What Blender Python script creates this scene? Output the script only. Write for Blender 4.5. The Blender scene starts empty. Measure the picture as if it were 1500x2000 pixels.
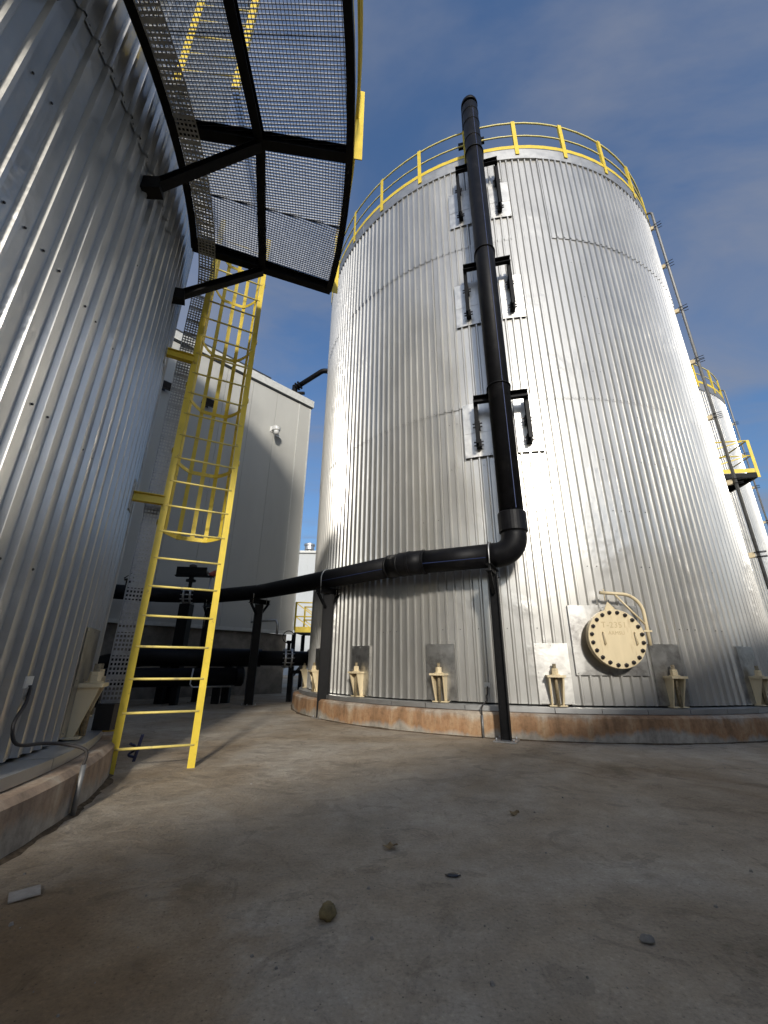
import bpy, math, random
from mathutils import Vector, Matrix, noise
random.seed(7)
R_ = math.radians
scene = bpy.context.scene
col = scene.collection

# ------------------------------------------------------------------ camera
PITCH, ROLL = 0.35437, 0.00967
cam = bpy.data.cameras.new('camera'); cam.sensor_fit = 'VERTICAL'
cam.sensor_height = 36.0; cam.sensor_width = 27.0; cam.lens = 14.58
cam.clip_start = 0.02; cam.clip_end = 3000
camo = bpy.data.objects.new('camera', cam); col.objects.link(camo)
cp, sp = math.cos(PITCH), math.sin(PITCH)
F = Vector((0, cp, sp)); U0 = Vector((0, -sp, cp)); R0 = Vector((1, 0, 0))
RR = R0*math.cos(ROLL) + U0*math.sin(ROLL); UU = U0*math.cos(ROLL) - R0*math.sin(ROLL)
M = Matrix((RR, UU, -F)).transposed().to_4x4(); M.translation = (0, 0, 1.0)
camo.matrix_world = M
scene.camera = camo

# ------------------------------------------------------------------ sky, sun, exposure
SUN_EL = R_(24.0)
world = bpy.data.worlds.new('World'); scene.world = world; world.use_nodes = True
nt = world.node_tree; nt.nodes.clear()
def N(t, kind, **kw):
    n = t.nodes.new(kind)
    for k, v in kw.items():
        if hasattr(n, k): setattr(n, k, v)
        else: n.inputs[k].default_value = v
    return n
def ramp(t, stops, interp='LINEAR'):
    n = t.nodes.new('ShaderNodeValToRGB'); cr = n.color_ramp; cr.interpolation = interp
    while len(cr.elements) < len(stops): cr.elements.new(0.5)
    for e, (p, c) in zip(cr.elements, stops):
        e.position = p; e.color = (c, c, c, 1) if isinstance(c, (int, float)) else (*c, 1)
    return n
sky = N(nt, 'ShaderNodeTexSky', sky_type='NISHITA')
sky.sun_disc = False; sky.sun_elevation = SUN_EL; sky.sun_rotation = math.pi - R_(5.0)
sky.altitude = 600; sky.air_density = 1.35; sky.dust_density = 5.0; sky.ozone_density = 7.0
tc = N(nt, 'ShaderNodeTexCoord')
sepd = N(nt, 'ShaderNodeSeparateXYZ'); nt.links.new(tc.outputs['Generated'], sepd.inputs[0])
# project the view direction on a flat cloud layer
zc = N(nt, 'ShaderNodeMath', operation='MAXIMUM'); zc.inputs[1].default_value = 0.06
nt.links.new(sepd.outputs[2], zc.inputs[0])
dx = N(nt, 'ShaderNodeMath', operation='DIVIDE'); dy = N(nt, 'ShaderNodeMath', operation='DIVIDE')
nt.links.new(sepd.outputs[0], dx.inputs[0]); nt.links.new(zc.outputs[0], dx.inputs[1])
nt.links.new(sepd.outputs[1], dy.inputs[0]); nt.links.new(zc.outputs[0], dy.inputs[1])
cmb = N(nt, 'ShaderNodeCombineXYZ'); nt.links.new(dx.outputs[0], cmb.inputs[0]); nt.links.new(dy.outputs[0], cmb.inputs[1])
mp = N(nt, 'ShaderNodeMapping'); mp.inputs['Rotation'].default_value = (0, 0, R_(35)); mp.inputs['Scale'].default_value = (0.8, 1.5, 1)
nt.links.new(cmb.outputs[0], mp.inputs[0])
cn = N(nt, 'ShaderNodeTexNoise', Scale=1.0, Detail=7.0, Roughness=0.55, Distortion=0.6)
nt.links.new(mp.outputs[0], cn.inputs['Vector'])
cr = ramp(nt, [(0.36, 0.0), (0.70, 0.85)], 'EASE'); nt.links.new(cn.outputs[0], cr.inputs[0])
mixc = N(nt, 'ShaderNodeMix', data_type='RGBA'); nt.links.new(cr.outputs[0], mixc.inputs[0])
nt.links.new(sky.outputs[0], mixc.inputs[6]); mixc.inputs[7].default_value = (1.6, 1.76, 2.2, 1)
bg = N(nt, 'ShaderNodeBackground', Strength=0.075); nt.links.new(mixc.outputs[2], bg.inputs[0])
wo = N(nt, 'ShaderNodeOutputWorld'); nt.links.new(bg.outputs[0], wo.inputs[0])
sun = bpy.data.lights.new('sun', 'SUN'); sun.energy = 1.6; sun.angle = R_(4.5); sun.color = (1.0, 0.94, 0.85)
suno = bpy.data.objects.new('sun', sun); col.objects.link(suno)
suno.location = (0, -30, 30); suno.rotation_euler = (math.pi/2 - SUN_EL, 0, R_(5.0))
vs = scene.view_settings; vs.view_transform = 'Standard'; vs.look = 'None'; vs.gamma = 1.0; vs.exposure = 1.08
vs.use_curve_mapping = False
scene.render.engine = 'CYCLES'
scene.cycles.use_denoising = True
scene.cycles.max_bounces = 5; scene.cycles.glossy_bounces = 3; scene.cycles.diffuse_bounces = 3
scene.cycles.use_adaptive_sampling = True; scene.cycles.adaptive_threshold = 0.02
scene.cycles.sample_clamp_indirect = 6.0; scene.cycles.blur_glossy = 0.5

# ------------------------------------------------------------------ materials
def mat(name, base, rough=0.5, metal=0.0, spec=0.5, var=0.12, vscale=6.0, bump=0.0, bscale=40.0, rvar=0.1, dirt=None, dscale=2.0, dlo=0.5, dhi=0.75, stretch=(1, 1, 1), objrand=0.0, rough2=None, mixf=0.5, dents=False):
    m = bpy.data.materials.new(name); m.use_nodes = True
    t = m.node_tree; b = t.nodes['Principled BSDF']
    b.inputs['Metallic'].default_value = metal; b.inputs['Specular IOR Level'].default_value = spec
    g = N(t, 'ShaderNodeNewGeometry'); mpn = N(t, 'ShaderNodeMapping'); mpn.inputs['Scale'].default_value = stretch
    t.links.new(g.outputs['Position'], mpn.inputs[0])
    n1 = N(t, 'ShaderNodeTexNoise', Scale=vscale, Detail=5.0, Roughness=0.6); t.links.new(mpn.outputs[0], n1.inputs['Vector'])
    r1 = ramp(t, [(0.3, tuple(max(0, c*(1-var)) for c in base)), (0.7, tuple(min(1, c*(1+var)) for c in base))])
    t.links.new(n1.outputs[0], r1.inputs[0]); out = r1.outputs[0]
    if dirt:
        n2 = N(t, 'ShaderNodeTexNoise', Scale=dscale, Detail=6.0, Roughness=0.65); t.links.new(mpn.outputs[0], n2.inputs['Vector'])
        r2 = ramp(t, [(dlo, 0.0), (dhi, 1.0)]); t.links.new(n2.outputs[0], r2.inputs[0])
        mx = N(t, 'ShaderNodeMix', data_type='RGBA'); t.links.new(r2.outputs[0], mx.inputs[0]); t.links.new(out, mx.inputs[6])
        mx.inputs[7].default_value = (*dirt, 1); out = mx.outputs[2]
    if objrand:
        oi = N(t, 'ShaderNodeObjectInfo'); mr = N(t, 'ShaderNodeMapRange'); mr.inputs[3].default_value = 1-objrand; mr.inputs[4].default_value = 1+objrand
        t.links.new(oi.outputs['Random'], mr.inputs[0])
        hs = N(t, 'ShaderNodeHueSaturation'); t.links.new(mr.outputs[0], hs.inputs['Value']); t.links.new(out, hs.inputs['Color']); out = hs.outputs[0]
    t.links.new(out, b.inputs['Base Color'])
    rr = N(t, 'ShaderNodeMapRange'); rr.inputs[3].default_value = max(0.02, rough-rvar); rr.inputs[4].default_value = min(1, rough+rvar)
    t.links.new(n1.outputs[0], rr.inputs[0]); t.links.new(rr.outputs[0], b.inputs['Roughness'])
    if bump:
        n3 = N(t, 'ShaderNodeTexNoise', Scale=bscale, Detail=4.0, Roughness=0.6); t.links.new(mpn.outputs[0], n3.inputs['Vector'])
        bp = N(t, 'ShaderNodeBump', Strength=bump, Distance=0.02); t.links.new(n3.outputs[0], bp.inputs['Height']); t.links.new(bp.outputs[0], b.inputs['Normal'])
        if dents:      # sparse knocks and foot-sized dents in the thin sheet
            n5 = N(t, 'ShaderNodeTexNoise', Scale=0.9, Detail=2.0); t.links.new(g.outputs['Position'], n5.inputs['Vector'])
            n6 = N(t, 'ShaderNodeTexNoise', Scale=7.0, Detail=2.0, Roughness=0.5); t.links.new(g.outputs['Position'], n6.inputs['Vector'])
            mk = ramp(t, [(0.56, 0.0), (0.66, 1.0)]); t.links.new(n5.outputs[0], mk.inputs[0])
            mm = N(t, 'ShaderNodeMath', operation='MULTIPLY'); t.links.new(mk.outputs[0], mm.inputs[0]); t.links.new(n6.outputs[0], mm.inputs[1])
            bq = N(t, 'ShaderNodeBump', Strength=0.45, Distance=0.02); t.links.new(mm.outputs[0], bq.inputs['Height']); t.links.new(bp.outputs[0], bq.inputs['Normal'])
            bp = bq; t.links.new(bp.outputs[0], b.inputs['Normal'])
    if rough2:
        b2 = N(t, 'ShaderNodeBsdfPrincipled'); b2.inputs['Metallic'].default_value = 1.0; t.links.new(out, b2.inputs['Base Color'])
        r3 = N(t, 'ShaderNodeMapRange'); r3.inputs[3].default_value = rough2*0.75; r3.inputs[4].default_value = rough2*1.25
        t.links.new(n1.outputs[0], r3.inputs[0]); t.links.new(r3.outputs[0], b2.inputs['Roughness'])
        if bump: t.links.new(bp.outputs[0], b2.inputs['Normal'])
        ms = N(t, 'ShaderNodeMixShader'); ms.inputs[0].default_value = mixf
        t.links.new(b.outputs[0], ms.inputs[1]); t.links.new(b2.outputs[0], ms.inputs[2])
        t.links.new(ms.outputs[0], t.nodes['Material Output'].inputs[0])
    return m
MT = {}
MT['clad'] = mat('aluminium_cladding', (0.55, 0.54, 0.508), 0.57, 0.68, var=0.08, vscale=2.2, rvar=0.07, bump=0.10, bscale=1.6, dirt=(0.45, 0.44, 0.415), dscale=1.2, dlo=0.55, dhi=0.8, stretch=(1, 1, 0.35), objrand=0.05, rough2=0.23, mixf=0.46, dents=True)
MT['plate'] = mat('bright_aluminium_plate', (0.62, 0.61, 0.575), 0.40, 0.85, var=0.12, vscale=7, rvar=0.1, bump=0.28, bscale=3, objrand=0.08)
MT['oldplate'] = mat('dull_aluminium_plate', (0.46, 0.455, 0.435), 0.38, 0.92, var=0.15, vscale=6, rvar=0.12, bump=0.08, bscale=5, dirt=(0.25, 0.24, 0.23), dscale=4, dlo=0.5, dhi=0.7, objrand=0.1)
MT['fascia'] = mat('rim_metal', (0.42, 0.42, 0.41), 0.5, 0.8, var=0.08, vscale=5, bump=0.05, bscale=6, dirt=(0.45, 0.38, 0.3), dscale=3, dlo=0.62, dhi=0.8)
MT['inner'] = mat('dark_insulation', (0.03, 0.03, 0.03), 0.9)
MT['black'] = mat('black_painted_steel', (0.007, 0.007, 0.0075), 0.5, 0, 0.14, var=0.3, vscale=12, dirt=(0.03, 0.027, 0.024), dscale=5, dlo=0.62, dhi=0.9, bump=0.04, bscale=60)
MT['hdpe'] = mat('black_polyethylene', (0.006, 0.006, 0.007), 0.5, 0, 0.15, var=0.35, vscale=7, dirt=(0.03, 0.028, 0.027), dscale=2.5, dlo=0.55, dhi=0.95, bump=0.03, bscale=14)
MT['stripe'] = mat('blue_stripe', (0.025, 0.04, 0.11), 0.5, 0, 0.3)
MT['yellow'] = mat('yellow_paint', (0.74, 0.55, 0.055), 0.45, 0, 0.4, var=0.1, vscale=5, dirt=(0.30, 0.19, 0.06), dscale=11, dlo=0.62, dhi=0.74, bump=0.08, bscale=50)
MT['rung'] = mat('worn_rung', (0.74, 0.60, 0.17), 0.5, 0.0, 0.4, var=0.12, vscale=9, dirt=(0.30, 0.25, 0.14), dscale=9, dlo=0.55, dhi=0.72)
MT['yellowpale'] = mat('pale_yellow_rail', (0.78, 0.68, 0.24), 0.42, 0, 0.5, var=0.1, vscale=5, dirt=(0.4, 0.33, 0.12), dscale=9, dlo=0.6, dhi=0.85)
MT['cream'] = mat('cream_paint', (0.66, 0.545, 0.34), 0.42, 0, 0.45, var=0.07, vscale=6, dirt=(0.40, 0.28, 0.15), dscale=9, dlo=0.56, dhi=0.8, bump=0.06, bscale=40, stretch=(1, 1, 0.22))
MT['weld'] = mat('weld_lettering', (0.50, 0.39, 0.22), 0.5)
MT['bolt'] = mat('dark_bolt_steel', (0.05, 0.045, 0.045), 0.4, 0.6)
MT['rustbolt'] = mat('painted_thread', (0.24, 0.19, 0.11), 0.6, 0.2, var=0.4, vscale=40)
MT['galv'] = mat('galvanised_steel', (0.50, 0.50, 0.49), 0.45, 0.85, var=0.2, vscale=30, bump=0.05, bscale=30)
MT['grate'] = mat('galvanised_grating', (0.34, 0.345, 0.35), 0.5, 0.7, var=0.2, vscale=20)
MT['dullgalv'] = mat('weathered_conduit', (0.20, 0.20, 0.195), 0.55, 0.5, var=0.25, vscale=15)
MT['dirt'] = mat('swept_dirt', (0.10, 0.075, 0.05), 0.95, 0, 0.1, var=0.5, vscale=20, bump=0.5, bscale=60)
MT['tray'] = mat('perforated_galvanised', (0.40, 0.40, 0.40), 0.5, 0.6, var=0.2, vscale=20)
MT['wall'] = mat('panel_grey', (0.50, 0.495, 0.455), 0.55, 0, 0.35, var=0.04, vscale=1.5, bump=0.02, bscale=3, stretch=(1, 1, .3), objrand=0.02)
MT['trim'] = mat('white_trim', (0.60, 0.60, 0.56), 0.5)
MT['darktrim'] = mat('dark_trim', (0.04, 0.045, 0.05), 0.5)
MT['footing'] = mat('stained_footing', (0.26, 0.235, 0.20), 0.9, 0, 0.2, var=0.25, vscale=3, dirt=(0.12, 0.10, 0.085), dscale=1.4, dlo=0.45, dhi=0.75, bump=0.3, bscale=30)
MT['farwall'] = mat('far_cladding', (0.50, 0.52, 0.52), 0.6, 0, 0.3, var=0.04)
MT['white'] = mat('white_enamel', (0.78, 0.78, 0.75), 0.35)
MT['glass'] = mat('lamp_glass', (0.03, 0.03, 0.035), 0.1)
MT['blue'] = mat('dark_blue_enamel', (0.012, 0.018, 0.06), 0.45)
MT['red'] = mat('red_cap', (0.35, 0.07, 0.05), 0.5)
MT['cable'] = mat('dark_cable', (0.03, 0.026, 0.024), 0.6, bump=0.2, bscale=90)
MT['shed'] = mat('shed_cladding', (0.36, 0.34, 0.30), 0.7)
MT['stone'] = mat('ochre_stone', (0.16, 0.12, 0.05), 0.9, var=0.4, vscale=30, bump=0.4, bscale=60)
MT['pebble'] = mat('grey_pebble', (0.22, 0.20, 0.17), 0.9, var=0.5, vscale=9)
MT['leaf'] = mat('dry_leaf', (0.19, 0.13, 0.06), 0.8, var=0.4, vscale=40)
MT['board'] = mat('grey_board', (0.30, 0.27, 0.23), 0.8, var=0.25, vscale=20)

def plinth_mat(name, rust_amt):
    m = bpy.data.materials.new(name); m.use_nodes = True; t = m.node_tree; b = t.nodes['Principled BSDF']
    b.inputs['Roughness'].default_value = 0.9; b.inputs['Specular IOR Level'].default_value = 0.2
    g = N(t, 'ShaderNodeNewGeometry'); sx = N(t, 'ShaderNodeSeparateXYZ'); t.links.new(g.outputs['Position'], sx.inputs[0])
    mpn = N(t, 'ShaderNodeMapping'); mpn.inputs['Scale'].default_value = (1, 1, 0.16); t.links.new(g.outputs['Position'], mpn.inputs[0])
    n1 = N(t, 'ShaderNodeTexNoise', Scale=4.5, Detail=7.0, Roughness=0.65); t.links.new(mpn.outputs[0], n1.inputs['Vector'])
    n2 = N(t, 'ShaderNodeTexNoise', Scale=0.8, Detail=5.0, Roughness=0.6); t.links.new(mpn.outputs[0], n2.inputs['Vector'])
    n3 = N(t, 'ShaderNodeTexNoise', Scale=14.0, Detail=6.0, Roughness=0.7); t.links.new(g.outputs['Position'], n3.inputs['Vector'])
    grey = ramp(t, [(0.3, (0.24, 0.215, 0.18)), (0.7, (0.48, 0.435, 0.36))]); t.links.new(n1.outputs[0], grey.inputs[0])
    rust = ramp(t, [(0.3, (0.17, 0.085, 0.03)), (0.5, (0.35, 0.16, 0.05)), (0.7, (0.45, 0.28, 0.13))]); t.links.new(n1.outputs[0], rust.inputs[0])
    # tide mark: rust wash on the upper part of the face, broken by noise
    ad = N(t, 'ShaderNodeMath', operation='MULTIPLY_ADD'); ad.inputs[1].default_value = 0.55; t.links.new(n2.outputs[0], ad.inputs[0]); t.links.new(sx.outputs[2], ad.inputs[2])
    ad2 = N(t, 'ShaderNodeMath', operation='MULTIPLY_ADD'); ad2.inputs[1].default_value = 0.3; t.links.new(n1.outputs[0], ad2.inputs[0]); t.links.new(ad.outputs[0], ad2.inputs[2])
    msk = ramp(t, [(0.50, 0.0), (0.57, 0.9*rust_amt), (0.74, 0.8*rust_amt), (0.82, 0.2*rust_amt)]); t.links.new(ad2.outputs[0], msk.inputs[0])
    mx = N(t, 'ShaderNodeMix', data_type='RGBA'); t.links.new(msk.outputs[0], mx.inputs[0]); t.links.new(grey.outputs[0], mx.inputs[6]); t.links.new(rust.outputs[0], mx.inputs[7])
    sp_ = ramp(t, [(0.35, 0.6), (0.55, 1.0)]); t.links.new(n3.outputs[0], sp_.inputs[0])
    mu = N(t, 'ShaderNodeMix', data_type='RGBA', blend_type='MULTIPLY'); mu.inputs[0].default_value = 0.6; t.links.new(mx.outputs[2], mu.inputs[6]); t.links.new(sp_.outputs[0], mu.inputs[7])
    t.links.new(mu.outputs[2], b.inputs['Base Color'])
    bp = N(t, 'ShaderNodeBump', Strength=0.5, Distance=0.012); t.links.new(n3.outputs[0], bp.inputs['Height']); t.links.new(bp.outputs[0], b.inputs['Normal'])
    return m
MT['plinth'] = plinth_mat('rust_stained_concrete', 0.85); MT['plinth_brown'] = plinth_mat('brown_stained_concrete', 0.45)

def ground_mat():
    m = bpy.data.materials.new('yard_concrete'); m.use_nodes = True; t = m.node_tree; b = t.nodes['Principled BSDF']
    b.inputs['Specular IOR Level'].default_value = 0.25
    g = N(t, 'ShaderNodeNewGeometry'); P = g.outputs['Position']
    def nz(s, d=6.0, r=0.6, dist=0.0):
        n = N(t, 'ShaderNodeTexNoise', Scale=s, Detail=d, Roughness=r, Distortion=dist); t.links.new(P, n.inputs['Vector']); return n
    big, mid, fine, grit = nz(0.35, 5, 0.6, 0.6), nz(1.7, 7, 0.65, 0.3), nz(9, 8, 0.7), nz(55, 5, 0.8)
    c = ramp(t, [(0.25, (0.30, 0.258, 0.195)), (0.5, (0.405, 0.352, 0.277)), (0.75, (0.50, 0.445, 0.355))]); t.links.new(mid.outputs[0], c.inputs[0])
    def mul(a, bsock, f):
        mu = N(t, 'ShaderNodeMix', data_type='RGBA', blend_type='MULTIPLY'); mu.inputs[0].default_value = f
        t.links.new(a, mu.inputs[6]); t.links.new(bsock, mu.inputs[7]); return mu.outputs[2]
    st = ramp(t, [(0.36, (0.60, 0.50, 0.38)), (0.47, (0.86, 0.80, 0.72)), (0.58, (1, 1, 1))]); t.links.new(big.outputs[0], st.inputs[0])
    f = ramp(t, [(0.3, 0.62), (0.6, 1.0)]); t.links.new(fine.outputs[0], f.inputs[0])
    gr = ramp(t, [(0.30, 0.35), (0.44, 0.9), (0.58, 1.05), (0.70, 1.5)]); t.links.new(grit.outputs[0], gr.inputs[0])
    o = mul(mul(mul(c.outputs[0], st.outputs[0], 0.85), f.outputs[0], 0.55), gr.outputs[0], 0.75)
    spl = nz(2.6, 6, 0.62, 1.2); sr = ramp(t, [(0.57, 1.0), (0.60, 0.80), (0.70, 0.86)]); t.links.new(spl.outputs[0], sr.inputs[0]); o = mul(o, sr.outputs[0], 1.0)
    vs_ = N(t, 'ShaderNodeTexVoronoi', Scale=38.0); t.links.new(P, vs_.inputs['Vector'])
    vr = ramp(t, [(0.0, 0.35), (0.10, 0.45), (0.16, 1.0)]); t.links.new(vs_.outputs['Distance'], vr.inputs[0])
    vk = ramp(t, [(0.72, 0.0), (0.76, 1.0)]); sc_ = N(t, 'ShaderNodeSeparateColor'); t.links.new(vs_.outputs['Color'], sc_.inputs[0]); t.links.new(sc_.outputs[0], vk.inputs[0])
    mu = N(t, 'ShaderNodeMix', data_type='RGBA', blend_type='MULTIPLY'); t.links.new(vk.outputs[0], mu.inputs[0]); t.links.new(o, mu.inputs[6]); t.links.new(vr.outputs[0], mu.inputs[7]); o = mu.outputs[2]
    # damp brown patch with a ragged edge
    dv_ = N(t, 'ShaderNodeVectorMath', operation='DISTANCE'); dv_.inputs[1].default_value = (-1.25, 1.75, 0)
    wv = N(t, 'ShaderNodeVectorMath', operation='MULTIPLY_ADD'); t.links.new(mid.outputs['Color'], wv.inputs[0]); wv.inputs[1].default_value = (1.1, 1.1, 0); t.links.new(P, wv.inputs[2])
    ws = N(t, 'ShaderNodeVectorMath', operation='SUBTRACT'); t.links.new(wv.outputs[0], ws.inputs[0]); ws.inputs[1].default_value = (.55, .55, 0); t.links.new(ws.outputs[0], dv_.inputs[0])
    dr = ramp(t, [(0.40, (0.74, 0.63, 0.50)), (0.75, (0.84, 0.76, 0.66)), (0.95, (1, 1, 1))]); t.links.new(dv_.outputs['Value'], dr.inputs[0]); o = mul(o, dr.outputs[0], 1.0)
    # thin wandering cracks
    dn = nz(1.2, 4); av = N(t, 'ShaderNodeVectorMath', operation='MULTIPLY_ADD'); t.links.new(dn.outputs['Color'], av.inputs[0]); av.inputs[1].default_value = (.5, .5, .5); t.links.new(P, av.inputs[2])
    vo = N(t, 'ShaderNodeTexVoronoi', feature='DISTANCE_TO_EDGE', Scale=0.34); t.links.new(av.outputs[0], vo.inputs['Vector'])
    ck = ramp(t, [(0.0, 0.7), (0.004, 1.0)]); t.links.new(vo.outputs[0], ck.inputs[0])
    o = mul(o, ck.outputs[0], 0.4)
    t.links.new(o, b.inputs['Base Color'])
    ro = N(t, 'ShaderNodeMapRange'); ro.inputs[3].default_value = 0.7; ro.inputs[4].default_value = 0.98; t.links.new(fine.outputs[0], ro.inputs[0]); t.links.new(ro.outputs[0], b.inputs['Roughness'])
    b1 = N(t, 'ShaderNodeBump', Strength=0.55, Distance=0.006); t.links.new(grit.outputs[0], b1.inputs['Height'])
    b2 = N(t, 'ShaderNodeBump', Strength=0.5, Distance=0.04); t.links.new(fine.outputs[0], b2.inputs['Height']); t.links.new(b1.outputs[0], b2.inputs['Normal'])
    b3 = N(t, 'ShaderNodeBump', Strength=0.35, Distance=0.2); t.links.new(mid.outputs[0], b3.inputs['Height']); t.links.new(b2.outputs[0], b3.inputs['Normal'])
    t.links.new(b3.outputs[0], b.inputs['Normal'])
    return m
MT['ground'] = ground_mat()

# ------------------------------------------------------------------ mesh helpers
WO = {}                       # world offset of each thing / part
class MB:
    def __init__(s): s.v = []; s.f = []; s.sm = []
    def add(s, vs, fs, smooth=False):
        o = len(s.v); s.v += [tuple(v) for v in vs]
        for f in fs: s.f.append([o+i for i in f]); s.sm.append(smooth)
        return s
    def hexa(s, p): return s.add(p, [(0, 3, 2, 1), (4, 5, 6, 7), (0, 1, 5, 4), (1, 2, 6, 5), (2, 3, 7, 6), (3, 0, 4, 7)])
    def box(s, a, b):
        (x0, y0, z0), (x1, y1, z1) = a, b
        return s.hexa([(x0, y0, z0), (x1, y0, z0), (x1, y1, z0), (x0, y1, z0), (x0, y0, z1), (x1, y0, z1), (x1, y1, z1), (x0, y1, z1)])
    def bar(s, p0, p1, w, h, up=(0, 0, 1)):
        # w: across (perpendicular to axis and up), h: along up
        p0, p1 = Vector(p0), Vector(p1); d = (p1-p0).normalized(); u = Vector(up)
        u = (u - d*u.dot(d)).normalized(); x = d.cross(u)
        q = [(-w/2, -h/2), (w/2, -h/2), (w/2, h/2), (-w/2, h/2)]
        return s.hexa([p0+x*a+u*b for a, b in q] + [p1+x*a+u*b for a, b in q])
    def channel(s, p0, p1, w, h, t, up=(0, 0, 1)):
        # I-section: two flanges (w wide) h apart, and a web
        p0, p1 = Vector(p0), Vector(p1); d = (p1-p0).normalized(); u = Vector(up); u = (u-d*u.dot(d)).normalized()
        s.bar(p0+u*(h/2-t/2), p1+u*(h/2-t/2), w, t, u); s.bar(p0-u*(h/2-t/2), p1-u*(h/2-t/2), w, t, u)
        return s.bar(p0, p1, t, h-2*t, u)
    def tube(s, pts, r, n=12, caps=True, smooth=True, rad=None):
        pts = [Vector(p) for p in pts]; m = len(pts)
        tg = []
        for i in range(m):
            a = pts[i]-pts[i-1] if i else pts[1]-pts[0]; b = pts[i+1]-pts[i] if i < m-1 else a
            tg.append((a.normalized()+b.normalized()).normalized())
        ref = Vector((0, 0, 1)) if abs(tg[0].z) < 0.9 else Vector((0, 1, 0))
        u = (ref-tg[0]*ref.dot(tg[0])).normalized(); o = len(s.v); 
        for i in range(m):
            u = (u-tg[i]*u.dot(tg[i])).normalized(); w = tg[i].cross(u); ri = rad[i] if rad else r
            for k in range(n):
                a = 2*math.pi*k/n; s.v.append(tuple(pts[i]+(u*math.cos(a)+w*math.sin(a))*ri))
        for i in range(m-1):
            for k in range(n):
                k2 = (k+1) % n; s.f.append([o+i*n+k, o+i*n+k2, o+(i+1)*n+k2, o+(i+1)*n+k]); s.sm.append(smooth)
        if caps:
            s.f.append([o+k for k in range(n)][::-1]); s.sm.append(False)
            s.f.append([o+(m-1)*n+k for k in range(n)]); s.sm.append(False)
        return s
    def cyl(s, p0, p1, r, n=16, smooth=True): return s.tube([p0, p1], r, n, True, smooth)
    def arcbox(s, c, r0, r1, z0, z1, a0, a1, n):
        # box section swept round a vertical axis, degrees
        vs = []; full = abs(a1-a0) >= 359.9
        for i in range(n+1 if not full else n):
            a = R_(a0+(a1-a0)*i/n); ca, sa = math.cos(a), math.sin(a)
            for r, z in ((r0, z0), (r1, z0), (r1, z1), (r0, z1)): vs.append((c[0]+r*ca, c[1]+r*sa, z))
        fs = []; cnt = len(vs)//4
        for i in range(n):
            j = (i+1) % cnt
            for k in range(4): fs.append((4*i+k, 4*i+(k+1) % 4, 4*j+(k+1) % 4, 4*j+k))
        if not full: fs += [(3, 2, 1, 0), tuple(4*n+k for k in range(4))]
        return s.add(vs, fs)
    def arctube(s, c, r, z, a0, a1, rad, n, sides=8):
        full = abs(a1-a0) >= 359.9
        return s.tube([(c[0]+r*math.cos(R_(a0+(a1-a0)*i/n)), c[1]+r*math.sin(R_(a0+(a1-a0)*i/n)), z) for i in range(n+1)], rad, sides, not full)
    def lathe(s, prof, p0, axis=(0, 0, 1), n=24, smooth=False):
        # prof: (radius, distance along axis)
        ax = Vector(axis).normalized(); ref = Vector((0, 0, 1)) if abs(ax.z) < 0.9 else Vector((1, 0, 0))
        u = (ref-ax*ref.dot(ax)).normalized(); w = ax.cross(u); p0 = Vector(p0); o = len(s.v)
        for r, d in prof:
            for k in range(n):
                a = 2*math.pi*k/n; s.v.append(tuple(p0+ax*d+(u*math.cos(a)+w*math.sin(a))*r))
        for i in range(len(prof)-1):
            for k in range(n):
                k2 = (k+1) % n; s.f.append([o+i*n+k, o+i*n+k2, o+(i+1)*n+k2, o+(i+1)*n+k]); s.sm.append(smooth)
        s.f.append([o+k for k in range(n)][::-1]); s.sm.append(False); s.f.append([o+(len(prof)-1)*n+k for k in range(n)]); s.sm.append(False)
        return s
    def mesh(s, name, off=(0, 0, 0)):
        me = bpy.data.meshes.new(name); ox, oy, oz = off
        me.from_pydata([(x-ox, y-oy, z-oz) for x, y, z in s.v], [], s.f)
        me.polygons.foreach_set('use_smooth', s.sm); me.update(); return me
    def build(s, name, m, parent=None, kind=None):
        off = WO.get(parent.name, (0, 0, 0)) if parent else (0, 0, 0)
        if not parent and s.v:
            xs = [v[0] for v in s.v]; ys = [v[1] for v in s.v]; zs = [v[2] for v in s.v]
            off = ((min(xs)+max(xs))/2, (min(ys)+max(ys))/2, min(zs))
        o = bpy.data.objects.new(name, s.mesh(name, off)); o.data.materials.append(MT[m]); col.objects.link(o)
        if parent: o.parent = parent
        else: o.location = off
        if kind: o['kind'] = kind
        WO[o.name] = off; return o
def thing(name, label, cat, loc, group=None):
    o = bpy.data.objects.new(name, None); o.empty_display_size = 0.2; o.location = loc; col.objects.link(o)
    o['label'] = label; o['category'] = cat
    if group: o['group'] = group
    WO[o.name] = tuple(loc); return o
def tag(o, label, cat, group=None):
    o['label'] = label; o['category'] = cat
    if group: o['group'] = group
    return o
def inst(me_obj, parent, rotz=0.0, loc=(0, 0, 0)):
    c = me_obj.copy(); col.objects.link(c); c.parent = parent; c.rotation_euler = (0, 0, rotz); c.location = loc
    WO[c.name] = WO.get(parent.name, (0, 0, 0)); return c
def onr(c, phi, r, z): return Vector((c[0]+r*math.cos(R_(phi)), c[1]+r*math.sin(R_(phi)), z))
def arc_pts(p0, p1, p2, rad, n=8):
    # rounded corner at p1
    p0, p1, p2 = Vector(p0), Vector(p1), Vector(p2); a = (p0-p1).normalized(); b = (p2-p1).normalized()
    half = a.angle(b)/2; d = rad/math.tan(half); bis = (a+b).normalized(); cen = p1+bis*(rad/math.sin(half))
    s = p1+a*d-cen; e = p1+b*d-cen; ang = s.angle(e); ax = s.cross(e).normalized()
    return [cen+Matrix.Rotation(ang*i/n, 3, ax) @ s for i in range(n+1)]

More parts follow.
